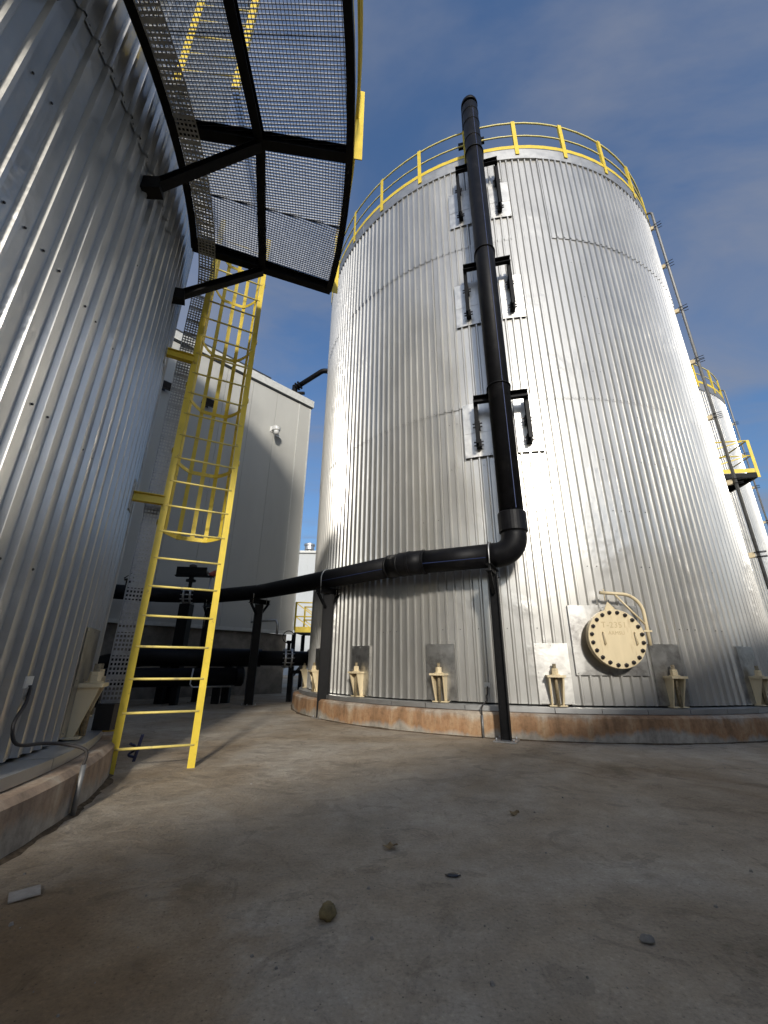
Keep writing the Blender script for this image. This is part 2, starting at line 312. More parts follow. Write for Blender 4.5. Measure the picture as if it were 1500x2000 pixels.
# ------------------------------------------------------------------ ground
g = MB(); S = 900; 
xs = [-S, -120, -40] + [-24+2*i for i in range(25)] + [40, 120, S]
g.add([(x, y, 0) for y in xs for x in xs], [(j*len(xs)+i, j*len(xs)+i+1, (j+1)*len(xs)+i+1, (j+1)*len(xs)+i) for j in range(len(xs)-1) for i in range(len(xs)-1)])
go = g.build('ground', 'ground'); go['kind'] = 'structure'

# ------------------------------------------------------------------ tanks
C1, C2, C3 = (-8.06, 1.902), (3.703, 12.651), (13.1, 21.8)
R1 = R2 = 5.712
NS, NR = 38, 6; PIT = 2*math.pi/(NS*NR)
def sheet_strips(mb, R, z0, z1, a0, ribs, d=0.036):
    prof = [(0, 0.60, 0, 0), (0.60, 0.72, 0, d), (0.72, 0.88, d, d), (0.88, 1.0, d, 0)]
    for k in range(ribs):
        for s, e, d0, d1 in prof:
            A, B = a0+(k+s)*PIT, a0+(k+e)*PIT
            mb.add([((R+d0)*math.cos(A), (R+d0)*math.sin(A), z0), ((R+d1)*math.cos(B), (R+d1)*math.sin(B), z0),
                    ((R+d1)*math.cos(B), (R+d1)*math.sin(B), z1), ((R+d0)*math.cos(A), (R+d0)*math.sin(A), z1)], [(0, 1, 2, 3)])
def inarc(a, arc):
    a = (a-arc[0]) % 360; return a <= (arc[1]-arc[0])
def hexscrew(mb, c, phi, r, z, s=0.009):
    n = Vector((math.cos(R_(phi)), math.sin(R_(phi)), 0)); mb.lathe([(s, 0), (s, 0.006), (s*0.5, 0.010)], onr(c, phi, r, z), n, 6)
def make_chair_meshes():
    # local frame: x outward (radius), y tangential, z up, at tank axis
    R = R1
    b = MB()
    b.box((R+0.02, -0.135, 0.852), (R+0.235, 0.135, 0.885))           # top plate
    for s in (-1, 1):
        for q in range(1):
            y0, y1 = s*0.088, s*0.114
            t0, t1 = s*0.070, s*0.094
            b.hexa([(R+0.02, t0, 0.452), (R+0.09, t0, 0.452), (R+0.09, t1, 0.452), (R+0.02, t1, 0.452),
                    (R+0.02, y0, 0.852), (R+0.21, y0, 0.852), (R+0.21, y1, 0.852), (R+0.02, y1, 0.852)])
    b.box((R+0.02, -0.13, 0.440), (R+0.14, 0.13, 0.456))
    bolt = MB(); bolt.cyl((R+0.135, 0, 0.45), (R+0.135, 0, 1.05), 0.027, 10); 
    nut = MB(); nut.lathe([(0.052, 0), (0.052, 0.050)], (R+0.135, 0, 0.90), (0, 0, 1), 6); nut.lathe([(0.050, 0), (0.050, 0.030)], (R+0.135, 0, 0.952), (0, 0, 1), 6); nut.lathe([(0.075, 0), (0.075, 0.012)], (R+0.135, 0, 0.887), (0, 0, 1), 14)
    return b, bolt, nut
CB = make_chair_meshes()
def protos(mb, name, m):
    o = bpy.data.objects.new(name, mb.mesh(name)); o.data.materials.append(MT[m]); return o     # never linked: source of copies
def tank(label, c, arc, seams, h, chair_off, chair_arc, post_off, detail, sheet_off=0.0, dz=0.0, lap=0.010, group='silver corrugated storage tanks'):
    R = R1
    t = thing('storage_tank', label, 'tank', (c[0], c[1], 0), group)
    zs = [0.455-dz] + seams + [h]
    step = 360/NS
    for ti in range(3):
        mb = MB(); sheet_strips(mb, R+lap*ti, zs[ti], zs[ti+1]+(0.07 if ti < 2 else 0), -R_(step)/2, NR)
        if ti: mb.v = [(x, y, z) for x, y, z in mb.v]
        pr = protos(mb, 'cladding_sheet', 'clad'); rear = MB()
        for k in range(NS):
            a = sheet_off+k*step
            if inarc(a, arc):
                o = inst(pr, t, R_(a)); o.rotation_euler = (random.gauss(0, 0.0004), random.gauss(0, 0.0004), R_(a))
            else: sheet_strips(rear, R+lap*ti, zs[ti], zs[ti+1]+(0.07 if ti < 2 else 0), R_(a-step/2), NR)
        o = bpy.data.objects.new('rear_cladding', rear.mesh('rear_cladding')); o.data.materials.append(MT['clad']); col.objects.link(o); o.parent = t; WO[o.name] = WO[t.name]
    core = MB(); core.lathe([(R-0.06, 0.33), (R-0.06, h+0.3), (R*0.5, h+0.75), (0.05, h+1.0)], (c[0], c[1], 0), (0, 0, 1), 72); core.build('inner_shell', 'inner', t)
    # screws
    sc = MB(); n = NS*NR; rows = []
    for z in seams: rows.append((z+0.035, 1.0))
    z = 1.6
    while z < h-0.3:
        rows.append((z, detail)); z += 1.02
    for z, p in rows:
        for k in range(n):
            a = sheet_off - step/2 + (k+0.29)*360/n
            if inarc(a, arc) and random.random() < p: hexscrew(sc, c, a, R+0.002, z)
    sc.build('cladding_screws', 'bolt', t, 'stuff')
    # rim flashing
    nseg = 28
    for k in range(nseg):
        a = post_off + (k+0.35)*360/nseg; 
        if inarc(a, (arc[0]-10, arc[1]+10)): MB().arcbox(c, R-0.02, R+0.062+0.004*(k % 2), h-0.01, h+0.36, a, a+360/nseg+0.25, 4).build('rim_flashing', 'fascia', t)
    rest = MB().arcbox(c, R-0.03, R+0.055, h-0.005, h+0.355, 0, 360, 72); rest.build('rim_ring', 'fascia', t)
    # guard rail
    gr = MB().arctube(c, R+0.05, h+1.48, 0, 360, 0.024, 96).build('guard_rail', 'yellowpale', t)
    MB().arctube(c, R+0.05, h+0.93, 0, 360, 0.021, 96).build('mid_rail', 'yellowpale', gr)
    MB().arcbox(c, R+0.070, R+0.078, h+0.365, h+0.49, 0, 360, 96).build('toe_board', 'yellow', gr)
    pm = MB(); pm.box((R+0.080, -0.05, h+0.12), (R+0.088, 0.05, h+1.50)); pm.box((R+0.028, -0.05, h+0.37), (R+0.080, -0.042, h+1.50))
    pp = protos(pm, 'post', 'yellow')
    for k in range(nseg): inst(pp, gr, R_(post_off+k*360/nseg))
    # base flashing
    nf = 56; rest = MB()
    for k in range(nf):
        a = sheet_off+k*360/nf
        if inarc(a, arc):
            m = MB(); m.arcbox(c, R-0.05, R+0.225, 0.418-dz, 0.430-dz, a, a+360/nf-0.10, 3); m.arcbox(c, R+0.225, R+0.232, 0.358-dz, 0.430-dz, a, a+360/nf-0.10, 3); m.build('base_flashing', 'fascia', t)
        else: rest.arcbox(c, R-0.05, R+0.232, 0.36-dz, 0.43-dz, a, a+360/nf, 2)
    rest.build('rear_flashing', 'fascia', t)
    # anchor chairs
    pc, pb, pn = protos(CB[0], 'anchor_chair', 'cream'), protos(CB[1], 'anchor_bolt', 'rustbolt'), protos(CB[2], 'anchor_nut', 'cream')
    for k in range(20):
        a = chair_off+18*k
        if inarc(a, chair_arc):
            o = inst(pc, t, R_(a), (0, 0, -dz)); inst(pb, o); inst(pn, o)
            cover(t, c, a, R, 2.55, 0.47-dz, 1.36-dz, 0.038, 'cover_plate', 4, 'plate' if (k == 2 and c is C2) else 'oldplate')
    return t
def cover(t, c, phi, R, half, z0, z1, off, name='cover_plate', n=4, m_='oldplate'):
    m = MB(); vs = []; 
    zm = z0+(z1-z0)*.45; m.arcbox(c, R+off, R+off+0.003, z0, zm, phi-half, phi+half, n); m.arcbox(c, R+off+.005, R+off+0.009, zm-.02, z1, phi-half, phi+half, n)
    # folded returns that close the rib ends
    m.arcbox(c, R+0.002, R+off, z1-0.004, z1, phi-half, phi+half, n)
    m.arcbox(c, R+0.002, R+off, z0, z1-0.004, phi-half-0.02, phi-half+0.02, 1); m.arcbox(c, R+0.002, R+off, z0, z1-0.004, phi+half-0.02, phi+half+0.02, 1)
    for sx in (-1, 0, 1):
        for zz in (z1-0.03, (z0+z1)/2, z0+0.03): hexscrew(m, c, phi+sx*(half-0.3), R+off+0.006, zz, 0.008)
    return m.build(name, m_, t)

T2 = tank('large silver corrugated tank with cream round manhole and black pipe up its side', C2, (-195, -25), [6.0, 10.5], 13.37, -136.1+18*0, (-190, -25), -93.2, 0.22, 2.0)
T1 = tank('near silver corrugated tank at the left edge, under the black grating walkway', C1, (-35, 62), [5.65, 10.2], 13.37, 22.5, (0, 50), 4.0, 0.3, 1.0, 0.06, 0.008)
T3 = tank('distant pale silver tank partly hidden behind the large tank on the right', C3, (-110, -20), [6.0, 10.5], 13.37, -46, (-100, -20), -60, 0.0, 3.0)

def plinth(label, c, m_='plinth', dz=0.0, grp='round concrete tank plinths'):
    m = MB(); prof = [(5.5, 0.354-dz), (5.7, 0.352-dz), (6.045, 0.350-dz), (6.085, 0.315-dz), (6.09, 0.0), (6.05, -0.05)]
    n = 160; vs = []
    for i in range(n):
        a = 2*math.pi*i/n
        for j, (r, z) in enumerate(prof):
            w = 0.006*noise.noise(Vector((math.cos(a)*6*3, math.sin(a)*6*3, z*5))) if j in (2, 3, 4) else 0
            vs.append((c[0]+(r+w)*math.cos(a), c[1]+(r+w)*math.sin(a), z+(w if j < 4 else 0)))
    k = len(prof)
    m.add(vs, [(i*k+j+1, ((i+1) % n)*k+j+1, ((i+1) % n)*k+j, i*k+j) for i in range(n) for j in range(k-1)])
    return tag(m.build('tank_plinth', m_), label, 'plinth', grp)
plinth('rust-streaked round concrete plinth under the large tank with the manhole', C2)
plinth('brownish round concrete plinth under the near left tank', C1, 'plinth_brown', 0.06)
plinth('round concrete plinth under the distant tank on the far right', C3)

# ---- manhole on the large tank (local axes at phi = -90: u = +x, n = -y)
MH = Vector((C2[0]-0.085, C2[1]-R2, 1.425))
def mh(u, n, z): return MH+Vector((u, -n, z))
cover(T2, C2, -91.1, R2, 5.6, 0.885, 1.955, 0.040, 'manhole_plate', 8)
nk = MB(); nk.lathe([(0.365, -0.02), (0.365, 0.20)], mh(0, 0, 0), (0, -1, 0), 48, True); nk.lathe([(0.442, 0.185), (0.442, 0.225)], mh(0, 0, 0), (0, -1, 0), 48); nk.build('manhole_neck', 'cream', T2)
cv = MB(); cv.lathe([(0.436, 0.232), (0.442, 0.238), (0.442, 0.272), (0.437, 0.278)], mh(0, 0, 0), (0, -1, 0), 56); MC = cv.build('manhole_cover', 'cream', T2)
for k in range(20):
    a = R_(9+18*k); p = (0.392*math.cos(a), 0.392*math.sin(a))
    b = MB(); b.lathe([(0.031, 0.2782), (0.031, 0.300)], mh(p[0], 0, p[1]), (0, -1, 0), 6); b.lathe([(0.018, 0.300), (0.018, 0.325), (0.012, 0.33)], mh(p[0], 0, p[1]), (0, -1, 0), 8); b.build('bolt', 'bolt', MC)
for s in (-1, 1):
    u0 = s*0.245+0.03; MB().tube([mh(u0, 0.277, 0.09), mh(u0, 0.315, 0.085), mh(u0+.01, 0.315, -0.085), mh(u0+.01, 0.277, -0.09)], 0.009, 8).build('handle', 'cream', MC)
lug = MB(); lug.add([mh(-0.12, .25, .43), mh(.05, .25, .45), mh(-.05, .25, .56), mh(-0.12, .265, .43), mh(.05, .265, .45), mh(-.05, .265, .56)], [(0, 1, 2), (5, 4, 3), (0, 3, 4, 1), (1, 4, 5, 2), (2, 5, 3, 0)]); lug.build('lifting_lug', 'cream', MC)
dv = MB(); pts = [mh(0.505, .25, -.10), mh(0.505, .25, .20)] + arc_pts(mh(0.505, .25, .20), mh(0.505, .25, .665), mh(-.10, .25, .705), 0.30, 8) + [mh(-.14, .25, .705)]
dv.tube(pts, 0.027, 10); dv.tube([mh(0.10, .25, .67), mh(.485, .25, .22)], 0.016, 8); dv.box(tuple(mh(.43, .17, .10)), tuple(mh(.56, .28, .125))); dv.tube([mh(-.075, .25, .76), mh(-.075, .25, .57)], 0.008, 6)
dv.build('davit_arm', 'cream', T2)
def text(s, size, u, z, parent):
    cu = bpy.data.curves.new('lettering', 'FONT'); cu.body = s; cu.size = size; cu.extrude = 0.0015; cu.align_x = 'CENTER'; cu.space_character = 1.1
    o = bpy.data.objects.new('lettering', cu); cu.materials.append(MT['weld']); col.objects.link(o); o.parent = parent
    dg = bpy.context.evaluated_depsgraph_get(); me = bpy.data.meshes.new_from_object(o.evaluated_get(dg)); bpy.data.objects.remove(o)
    o = bpy.data.objects.new('lettering', me); col.objects.link(o); o.parent = parent
    if not me.materials: me.materials.append(MT['weld'])
    w = mh(u, 0.279, z); off = WO[parent.name]; o.location = (w.x-off[0], w.y-off[1], w.z-off[2]); o.rotation_euler = (math.pi/2, 0, 0); return o
text('T-2351', 0.125, -0.02, 0.16, MC); text('ARMSU', 0.075, 0.0, 0.055, MC)

# ------------------------------------------------------------------ black pipe
PR = 0.2
RS = onr(C2, -104.3, 6.30, 0)                                           # riser foot
zP = 2.73
P1 = Vector((1.748, 6.677, zP+.0)); BEND = Vector((0.42, 7.36, zP)); P2s = Vector((-1.205, 9.185, 2.80)); P3s = Vector((-3.42, 11.66, 2.90)); P4s = Vector((-5.10, 12.45, 2.88))
E1 = Vector((RS.x, RS.y, zP)); END = Vector((-9.5, 9.9, 2.82)); LB = Vector((-6.5, 12.15, 2.85))
vp = thing('vent_pipe', 'long black plastic pipe rising up the large tank and running left on posts', 'pipe', (RS.x, RS.y, 0))
top = Vector((RS.x, RS.y, 15.0)); inw = Vector((C2[0]-RS.x, C2[1]-RS.y, 0)).normalized()
MB().tube([(RS.x, RS.y, 3.45), (RS.x, RS.y, 14.75)], PR, 28).build('riser', 'hdpe', vp)
MB().tube(arc_pts((RS.x, RS.y, 14.6), (RS.x, RS.y, 15.12), Vector((RS.x, RS.y, 15.12))+inw*2, 0.30, 10)+[Vector((RS.x, RS.y, 15.12))+inw*1.0], PR+0.012, 28).build('top_elbow', 'hdpe', vp)
MB().tube([Vector((RS.x, RS.y, 15.12))+inw*1.0, Vector((RS.x, RS.y, 15.12))+inw*2.4], PR, 20).build('roof_run', 'hdpe', vp)
MB().lathe([(PR+.012, 0), (PR+.033, .02), (PR+.033, .34), (PR+.012, .36)], (RS.x, RS.y, 3.07), (0, 0, 1), 32).build('coupling', 'hdpe', vp)
d1 = (BEND-E1).normalized()
el = MB(); el.tube([Vector((RS.x, RS.y, 3.12))]+arc_pts((RS.x, RS.y, 3.3), E1, E1+d1, 0.28, 12)+[E1+d1*0.42], PR+0.006, 28); el.build('elbow', 'hdpe', vp)
MB().tube([E1+d1*0.40, BEND-d1*0.25], PR, 28).build('run', 'hdpe', vp)
d2 = (P2s-BEND).normalized()
bd = MB(); bd.tube([BEND-d1*0.34]+arc_pts(BEND-d1, BEND, BEND+d2, 0.5, 6)+[BEND+d2*0.42], PR+0.014, 28); bd.build('bend', 'hdpe', vp)
for p, d in ((BEND-d1*0.34, -d1), (BEND-d1*.06, -d1), (BEND+d2*.10, d2), (BEND+d2*0.40, d2)): MB().lathe([(PR+.010, -.02), (PR+.022, -.01), (PR+.022, .02), (PR+.010, .03)], p, d, 28).build('weld_collar', 'hdpe', vp)
st = BEND+d2*0.24; nrm = Vector((-0.45, -0.85, 0.1)).normalized(); MB().bar(st+nrm*(PR+.012)+d2*.03, st+nrm*(PR+.012)-d2*.02, .008, .03).build('sticker', 'white', vp)
MB().tube([BEND+d2*0.40, P2s]+arc_pts(P2s, P3s, P4s, 1.5, 5)+arc_pts(P3s, P4s, LB, 1.2, 5)+arc_pts(P4s, LB, END, 0.9, 6)+[END], PR, 24).build('long_run', 'hdpe', vp)
for z in (14.45, 13.35, 14.0): MB().lathe([(PR+.002, 0), (PR+.01, .008), (PR+.01, .022), (PR+.002, .03)], (RS.x, RS.y, z), (0, 0, 1), 28).build('joint_ring', 'hdpe', vp)
# stripes
def stripe(p0, p1, n, m='stripe', w=0.011):
    n = Vector(n).normalized(); return MB().bar(Vector(p0)+n*(PR-.0005), Vector(p1)+n*(PR-.0005), w, 0.004, n).build('stripe', m, vp)
stripe((RS.x, RS.y, 3.45), (RS.x, RS.y, 14.4), (0.10, -0.99, 0))
stripe(E1+d1*.45, BEND-d1*.36, (-0.42, -0.85, -0.35))
stripe(BEND+d2*.45, P2s, (-0.74, -0.6, -0.35))
stripe(E1+d1*.45, BEND-d1*.36, (0.2, 0.5, 0.9))

def ubolt(name, cen, axis, rad, m, parent, leg=0.22, legdir=(0, 0, -1), tr=0.011):
    ax = Vector(axis).normalized(); l = Vector(legdir).normalized(); s = ax.cross(l).normalized()
    pts = [cen+s*rad+l*leg]+[cen+s*(rad*math.cos(math.pi*i/16))-l*(rad*math.sin(math.pi*i/16)) for i in range(17)]+[cen-s*rad+l*leg]
    return MB().tube(pts, tr, 8).build(name, m, parent)
# supports
def support(label, p, ax, ptop, wdir, w=0.15, dpt=0.22, first=False):
    t = thing('pipe_support', label, 'pipe support', (p.x, p.y, 0), 'black posts carrying the long pipe')
    ax = Vector((ax.x, ax.y, 0)).normalized(); cr = Vector((-ax.y, ax.x, 0)); zt = ptop-PR-0.012
    wd = Vector((wdir[0], wdir[1], 0)).normalized()
    pm = MB(); pm.channel((p.x, p.y, 0.02), (p.x, p.y, zt-0.13), w, dpt, 0.014, wd); pm.build('post', 'black', t)
    b0 = Vector((p.x, p.y, zt-0.06)); L = 0.32
    MB().channel(b0-cr*L, b0+cr*L, 0.10, 0.12, 0.010).build('cross_beam', 'black', t)
    for s in (-1, 1): MB().bar(b0+cr*(s*L*.85)+Vector((0, 0, -.06)), Vector((p.x, p.y, zt-.42))+cr*s*.06, 0.05, 0.05, ax).build('knee_brace', 'black', t)
    bp = MB(); bp.bar(Vector((p.x, p.y, 0.012))-cr*.16, Vector((p.x, p.y, 0.012))+cr*.16, .32, .016); bo = bp.build('base_plate', 'footing' if not first else 'galv', t)
    for sx in (-1, 1):
        for sy in (-1, 1):
            q = Vector((p.x, p.y, 0))+cr*(.12*sx)+ax*(.12*sy); MB().cyl((q.x, q.y, .02), (q.x, q.y, .055), .012, 8).build('anchor_bolt', 'galv', bo)
    ubolt('u_bolt', Vector((p.x, p.y, ptop)), ax, PR+.012, 'galv' if True else 'black', t, PR+.14)
    return t
support('front black post below the elbow of the pipe, before the rusty plinth', Vector((P1.x+.03, 6.66, 0)), d1, zP, d1, w=.10, dpt=.14, first=True)
support('black post with splayed top braces beside the left end of the rusty plinth', Vector((-1.205, 9.185, 0)), d2, 2.80, Vector((1, 0.2, 0)))
support('black T-headed post in shade, seen just right of the yellow ladder', P3s*1.0, Vector((-2, 1.7, 0)), 2.90, Vector((1, 0.2, 0)))
support('farthest black pipe post, half hidden behind the yellow ladder rail', P4s*1.0, Vector((-1, .2, 0)), 2.88, Vector((1, 0.2, 0)))
# brackets on the shell
def bracket(label, zb, z_lo):
    t = thing('pipe_bracket', label, 'pipe bracket', tuple(onr(C2, -104, R2, z_lo)), 'black brackets holding the riser to the tank')
    rb = 6.035
    a, b = onr(C2, -108.6, rb, zb), onr(C2, -99.4, rb, zb); d = (b-a).normalized(); n = Vector((d.y, -d.x, 0))
    m = MB(); m.bar(a-d*.03, b+d*.03, .012, .15); m.bar(a-d*.03+n*.045+Vector((0, 0, .069)), b+d*.03+n*.045+Vector((0, 0, .069)), .09, .012); m.bar(a-d*.03+n*.045-Vector((0, 0, .069)), b+d*.03+n*.045-Vector((0, 0, .069)), .09, .012); m.build('cross_beam', 'black', t)
    for ph in (-108.6, -99.4):
        s = MB(); lo, hi = onr(C2, ph, rb-.075, z_lo), onr(C2, ph, rb-.075, zb+.07); rad = Vector((math.cos(R_(ph)), math.sin(R_(ph)), 0))
        s.channel(lo, hi, 0.075, 0.12, 0.012, rad); ob = s.build('bracket_arm', 'black', t)
        for zz in (z_lo+.06, zb-.45):
            w = MB(); w.bar(onr(C2, ph, R2-.02, zz), onr(C2, ph, rb-.13, zz), .10, .16); w.build('standoff', 'black', ob)
            for q in (-.035, .035): MB().bar(onr(C2, ph+.9, rb-.17, zz+q), onr(C2, ph-.9, rb-.17, zz+q), .022, .022).build('bolt', 'bolt', ob)
    ubolt('u_bolt', Vector((RS.x, RS.y, zb+.03)), (0, 0, 1), PR+.012, 'black', t, .30, inw, 0.014)
    for ph, half in ((-108.8, 2.6), (-99.1, 2.4)):
        cover(T2, C2, ph, R2, half, z_lo-.17, z_lo+1.05, 0.056, 'patch_plate', 4, 'plate')
bracket('lowest black bracket clamping the riser pipe, halfway up the tank', 5.92, 5.0)
bracket('middle black bracket clamping the riser pipe to the tank', 9.45, 8.27)
bracket('highest black bracket clamping the riser pipe, just below the rim', 12.86, 11.42)
t = thing('pipe_bracket', 'small black frame behind the riser at the yellow rim railing', 'pipe bracket', tuple(onr(C2, -104, R2, 13.7)), 'black brackets holding the riser to the tank')
for ph in (-107.6, -101.0): MB().bar(onr(C2, ph, R2-.25, 13.72), onr(C2, ph, R2-.25, 14.95), .08, .08).build('bracket_arm', 'black', t)
a, b = onr(C2, -108.0, R2-.20, 14.75), onr(C2, -100.6, R2-.20, 14.75); MB().bar(a, b, .10, .16).build('cross_beam', 'black', t)

# ------------------------------------------------------------------ walkway platforms
def clip(poly, p, d):
    t0, t1 = -1e9, 1e9; n = len(poly)
    for i in range(n):
        a, b = poly[i], poly[(i+1) % n]; ex, ey = b[0]-a[0], b[1]-a[1]; nx, ny = -ey, ex
        den = d[0]*nx+d[1]*ny; num = (a[0]-p[0])*nx+(a[1]-p[1])*ny
        if abs(den) < 1e-12:
            if num > 0: return None
            continue
        tt = num/den
        if den > 0: t0 = max(t0, tt)
        else: t1 = min(t1, tt)
    return (t0, t1) if t1 > t0 else None
def platform(label, c, z, beams, r0, r1, rm, group, grate=True, end_rail=False, brace=True, sol=0.032):
    t = thing('access_platform', label, 'platform', tuple(onr(c, beams[0], r0, z)), group)
    n = len(beams)-1; lo, hi = beams[0], beams[-1]
    MB().arcbox(c, r0-.012, r0, z-.16, z, lo, hi, 24).arcbox(c, r0, r0+.07, z-.16, z-.15, lo, hi, 24).build('inner_beam', 'black', t)
    MB().arcbox(c, r1, r1+.012, z-.16, z+.02, lo, hi, 24).arcbox(c, r1-.07, r1, z-.16, z-.15, lo, hi, 24).build('outer_beam', 'black', t)
    for i, a in enumerate(beams):
        rb = MB(); rb.channel(onr(c, a, r0, z-.08), onr(c, a, r1, z-.08), .10, .155, .010); o = rb.build('radial_beam', 'black', t)
        if brace:
            k = MB(); foot = onr(c, a+.8, R1+.10, z-.92); k.channel(onr(c, a, rm, z-.17), foot, .09, .09, .01); k.build('brace', 'black', t)
            k = MB(); k.bar(onr(c, a+.8, R1-.03, z-.96), onr(c, a+.8, R1+.16, z-.93), .12, .16); k.build('brace_foot', 'black', t)
    for a, b in zip(beams, beams[1:]):
        MB().channel(onr(c, a, rm, z-.085), onr(c, b, rm, z-.085), .09, .14, .010).build('middle_beam', 'black', t)
    if grate:
        for i, (a, b) in enumerate(zip(beams, beams[1:])):
            subs = 2; 
            for k in range(subs):
                s, e = a+(b-a)*k/subs, a+(b-a)*(k+1)/subs
                P = [onr(c, s, r0+.015, z), onr(c, s, r1-.01, z)]+[onr(c, s+(e-s)*q/4, r1-.012, z) for q in (1, 2, 3)]+[onr(c, e, r1-.01, z), onr(c, e, r0+.015, z)]
                poly = [(p.x, p.y) for p in P]; mid = (s+e)/2 + (3.0 if k else -3.0)*(1 if i % 2 else -1)
                dx_, dy_ = math.cos(R_(mid)), math.sin(R_(mid)); cx, cy = sum(p[0] for p in poly)/len(poly), sum(p[1] for p in poly)/len(poly)
                m = MB()
                for (ux, uy, sp_, w, h, zo) in ((dx_, dy_, sol, .004, .026, .015), (-dy_, dx_, sol*1.05, .006, .007, .024)):
                    for q in range(-55, 56):
                        p = (cx-uy*q*sp_, cy+ux*q*sp_); r = clip(poly, p, (ux, uy))
                        if r and r[1]-r[0] > .01: m.bar((p[0]+ux*r[0], p[1]+uy*r[0], z+zo-.015), (p[0]+ux*r[1], p[1]+uy*r[1], z+zo-.015), w, h)
                # border bars
                for p, q in zip(poly, poly[1:]+poly[:1]): m.bar((p[0], p[1], z), (q[0], q[1], z), .004, .032)
                m.build('grating_panel', 'grate', t)
    else:
        MB().arcbox(c, r0+.01, r1-.01, z-.004, z+.012, lo, hi, 24).build('deck_plate', 'black', t)
    ro = r1+.016
    hr = MB().arctube(c, ro+.02, z+1.12, lo, hi, .022, 24).build('hand_rail', 'yellow', t)
    MB().arctube(c, ro+.02, z+.60, lo, hi, .018, 24).build('mid_rail', 'yellow', hr)
    MB().arcbox(c, ro-.012, ro-.006, z+.03, z+.15, lo, hi, 24).build('toe_board', 'yellow', hr)
    for a in beams:
        for aa in [a]:
            p = MB(); rad = Vector((math.cos(R_(aa)), math.sin(R_(aa)), 0)); p.bar(onr(c, aa, ro+.048, z-.14), onr(c, aa, ro+.048, z+1.14), .010, .09, rad); p.build('post', 'yellow', hr)
    if end_rail:
        for z_, rr in ((1.12, .022), (.60, .018)): MB().tube([onr(c, lo, r0+.1, z+z_), onr(c, lo, r1, z+z_)], rr, 8).build('end_rail', 'yellow', hr)
        MB().bar(onr(c, lo-.1, r0, z+.09), onr(c, lo-.1, r1, z+.09), .008, .13).build('end_toe_board', 'yellow', hr)
        for q in (0, .55): MB().bar(onr(c, lo, r0+.15, z+.1+q), onr(c, lo, r1-.1, z+.58+q*.95), .02, .03).build('end_brace', 'yellow', hr)
        MB().bar(onr(c, lo-.3, r0, z-.08), onr(c, lo-.3, r1, z-.08), .012, .16).build('end_beam', 'black', t)
    return t
platform('black steel walkway with open grating overhead, ringing the near left tank', C1, 6.38, [-32, -18.7, -5.5, 7.7, 21.0], 5.84, 7.74, 6.75, 'grating walkways on the tanks')
platform('small black walkway with yellow rails jutting out right of the large tank', C2, 6.62, [-9, 6, 21, 36], 5.84, 7.74, 6.75, 'grating walkways on the tanks', grate=False, end_rail=True, brace=False)

# ------------------------------------------------------------------ ladders
def ladder(label, c, phi, ra, rb, z0, z1, cage, group, hoops=(), stand=()):
    t = thing('caged_ladder' if cage else 'ladder', label, 'ladder', tuple(onr(c, phi, (ra+rb)/2, z0)), group)
    rad = Vector((math.cos(R_(phi)), math.sin(R_(phi)), 0)); tan = Vector((-rad.y, rad.x, 0)); O = Vector((c[0], c[1], 0))
    A, B = O+rad*ra, O+rad*rb
    for q in (A, B):
        m = MB(); m.bar(q+Vector((0, 0, z0)), q+Vector((0, 0, z1)), .072, .012, tan)
        m.bar(q+tan*.02+rad*(.032 if q is B else -.032)+Vector((0, 0, z0)), q+tan*.02+rad*(.032 if q is B else -.032)+Vector((0, 0, z1)), .008, .04, tan)
        ob = m.build('rail', 'yellow', t)
        if z0 < 1: MB().bar(q+Vector((0, 0, z0+.42)), q+Vector((0, 0, z0+.427)), .0745, .016, tan).build('splice', 'yellow', ob)
    z = z0+.21
    while z < z1-.1:
        MB().tube([A+Vector((0, 0, z)), B+Vector((0, 0, z))], .0125 if cage else .008, 8).build('rung', 'rung', t); z += .318
    if cage:
        mid = (A+B)/2; hw = (rb-ra)/2
        def hp(u):      # plan of the cage, u 0..1
            a = math.pi*u; x = -math.cos(a); y = math.sin(a)
            return mid+rad*(x*(hw+.06 if y > .12 else hw))+tan*(.72*min(1, y*1.08))
        for hz in hoops:
            P = [hp(i/20)+Vector((0, 0, hz)) for i in range(21)]; m = MB(); 
            for p, q in zip(P, P[1:]): m.bar(p, q, .007, .055)
            m.build('hoop', 'yellow', t)
        for u in (.22, .37, .5, .63, .78):
            p = hp(u); dd = (p-(mid+tan*.3)).normalized(); MB().bar(p+dd*.008+Vector((0, 0, hoops[0]-.03)), p+dd*.008+Vector((0, 0, z1)), .055, .006, dd).build('cage_strap', 'yellow', t)
    for sz in stand:
        m = MB(); m.channel(O+rad*(R1+.03)-tan*.02+Vector((0, 0, sz)), A-rad*.02-tan*.02+Vector((0, 0, sz)), .07, .11, .009); ob = m.build('standoff_arm', 'yellow', t)
        m = MB(); m.bar(O+rad*(R1+.018)-tan*.02+Vector((0, 0, sz-.18)), O+rad*(R1+.018)-tan*.02+Vector((0, 0, sz+.18)), .16, .05, rad); m.build('standoff_plate', 'galv', ob)
    return t
ladder('tall yellow caged ladder standing on the ground beside the near left tank', C1, 26.0, 6.09, 6.80, 0.0, 7.6, True, 'yellow ladders', (2.57, 3.53, 4.53, 5.58, 6.72, 7.5), (2.80, 4.85))
ladder('yellow ladder above the grating walkway, seen through its mesh', C1, 4.6, 5.98, 6.55, 6.40, 14.3, False, 'yellow ladders')

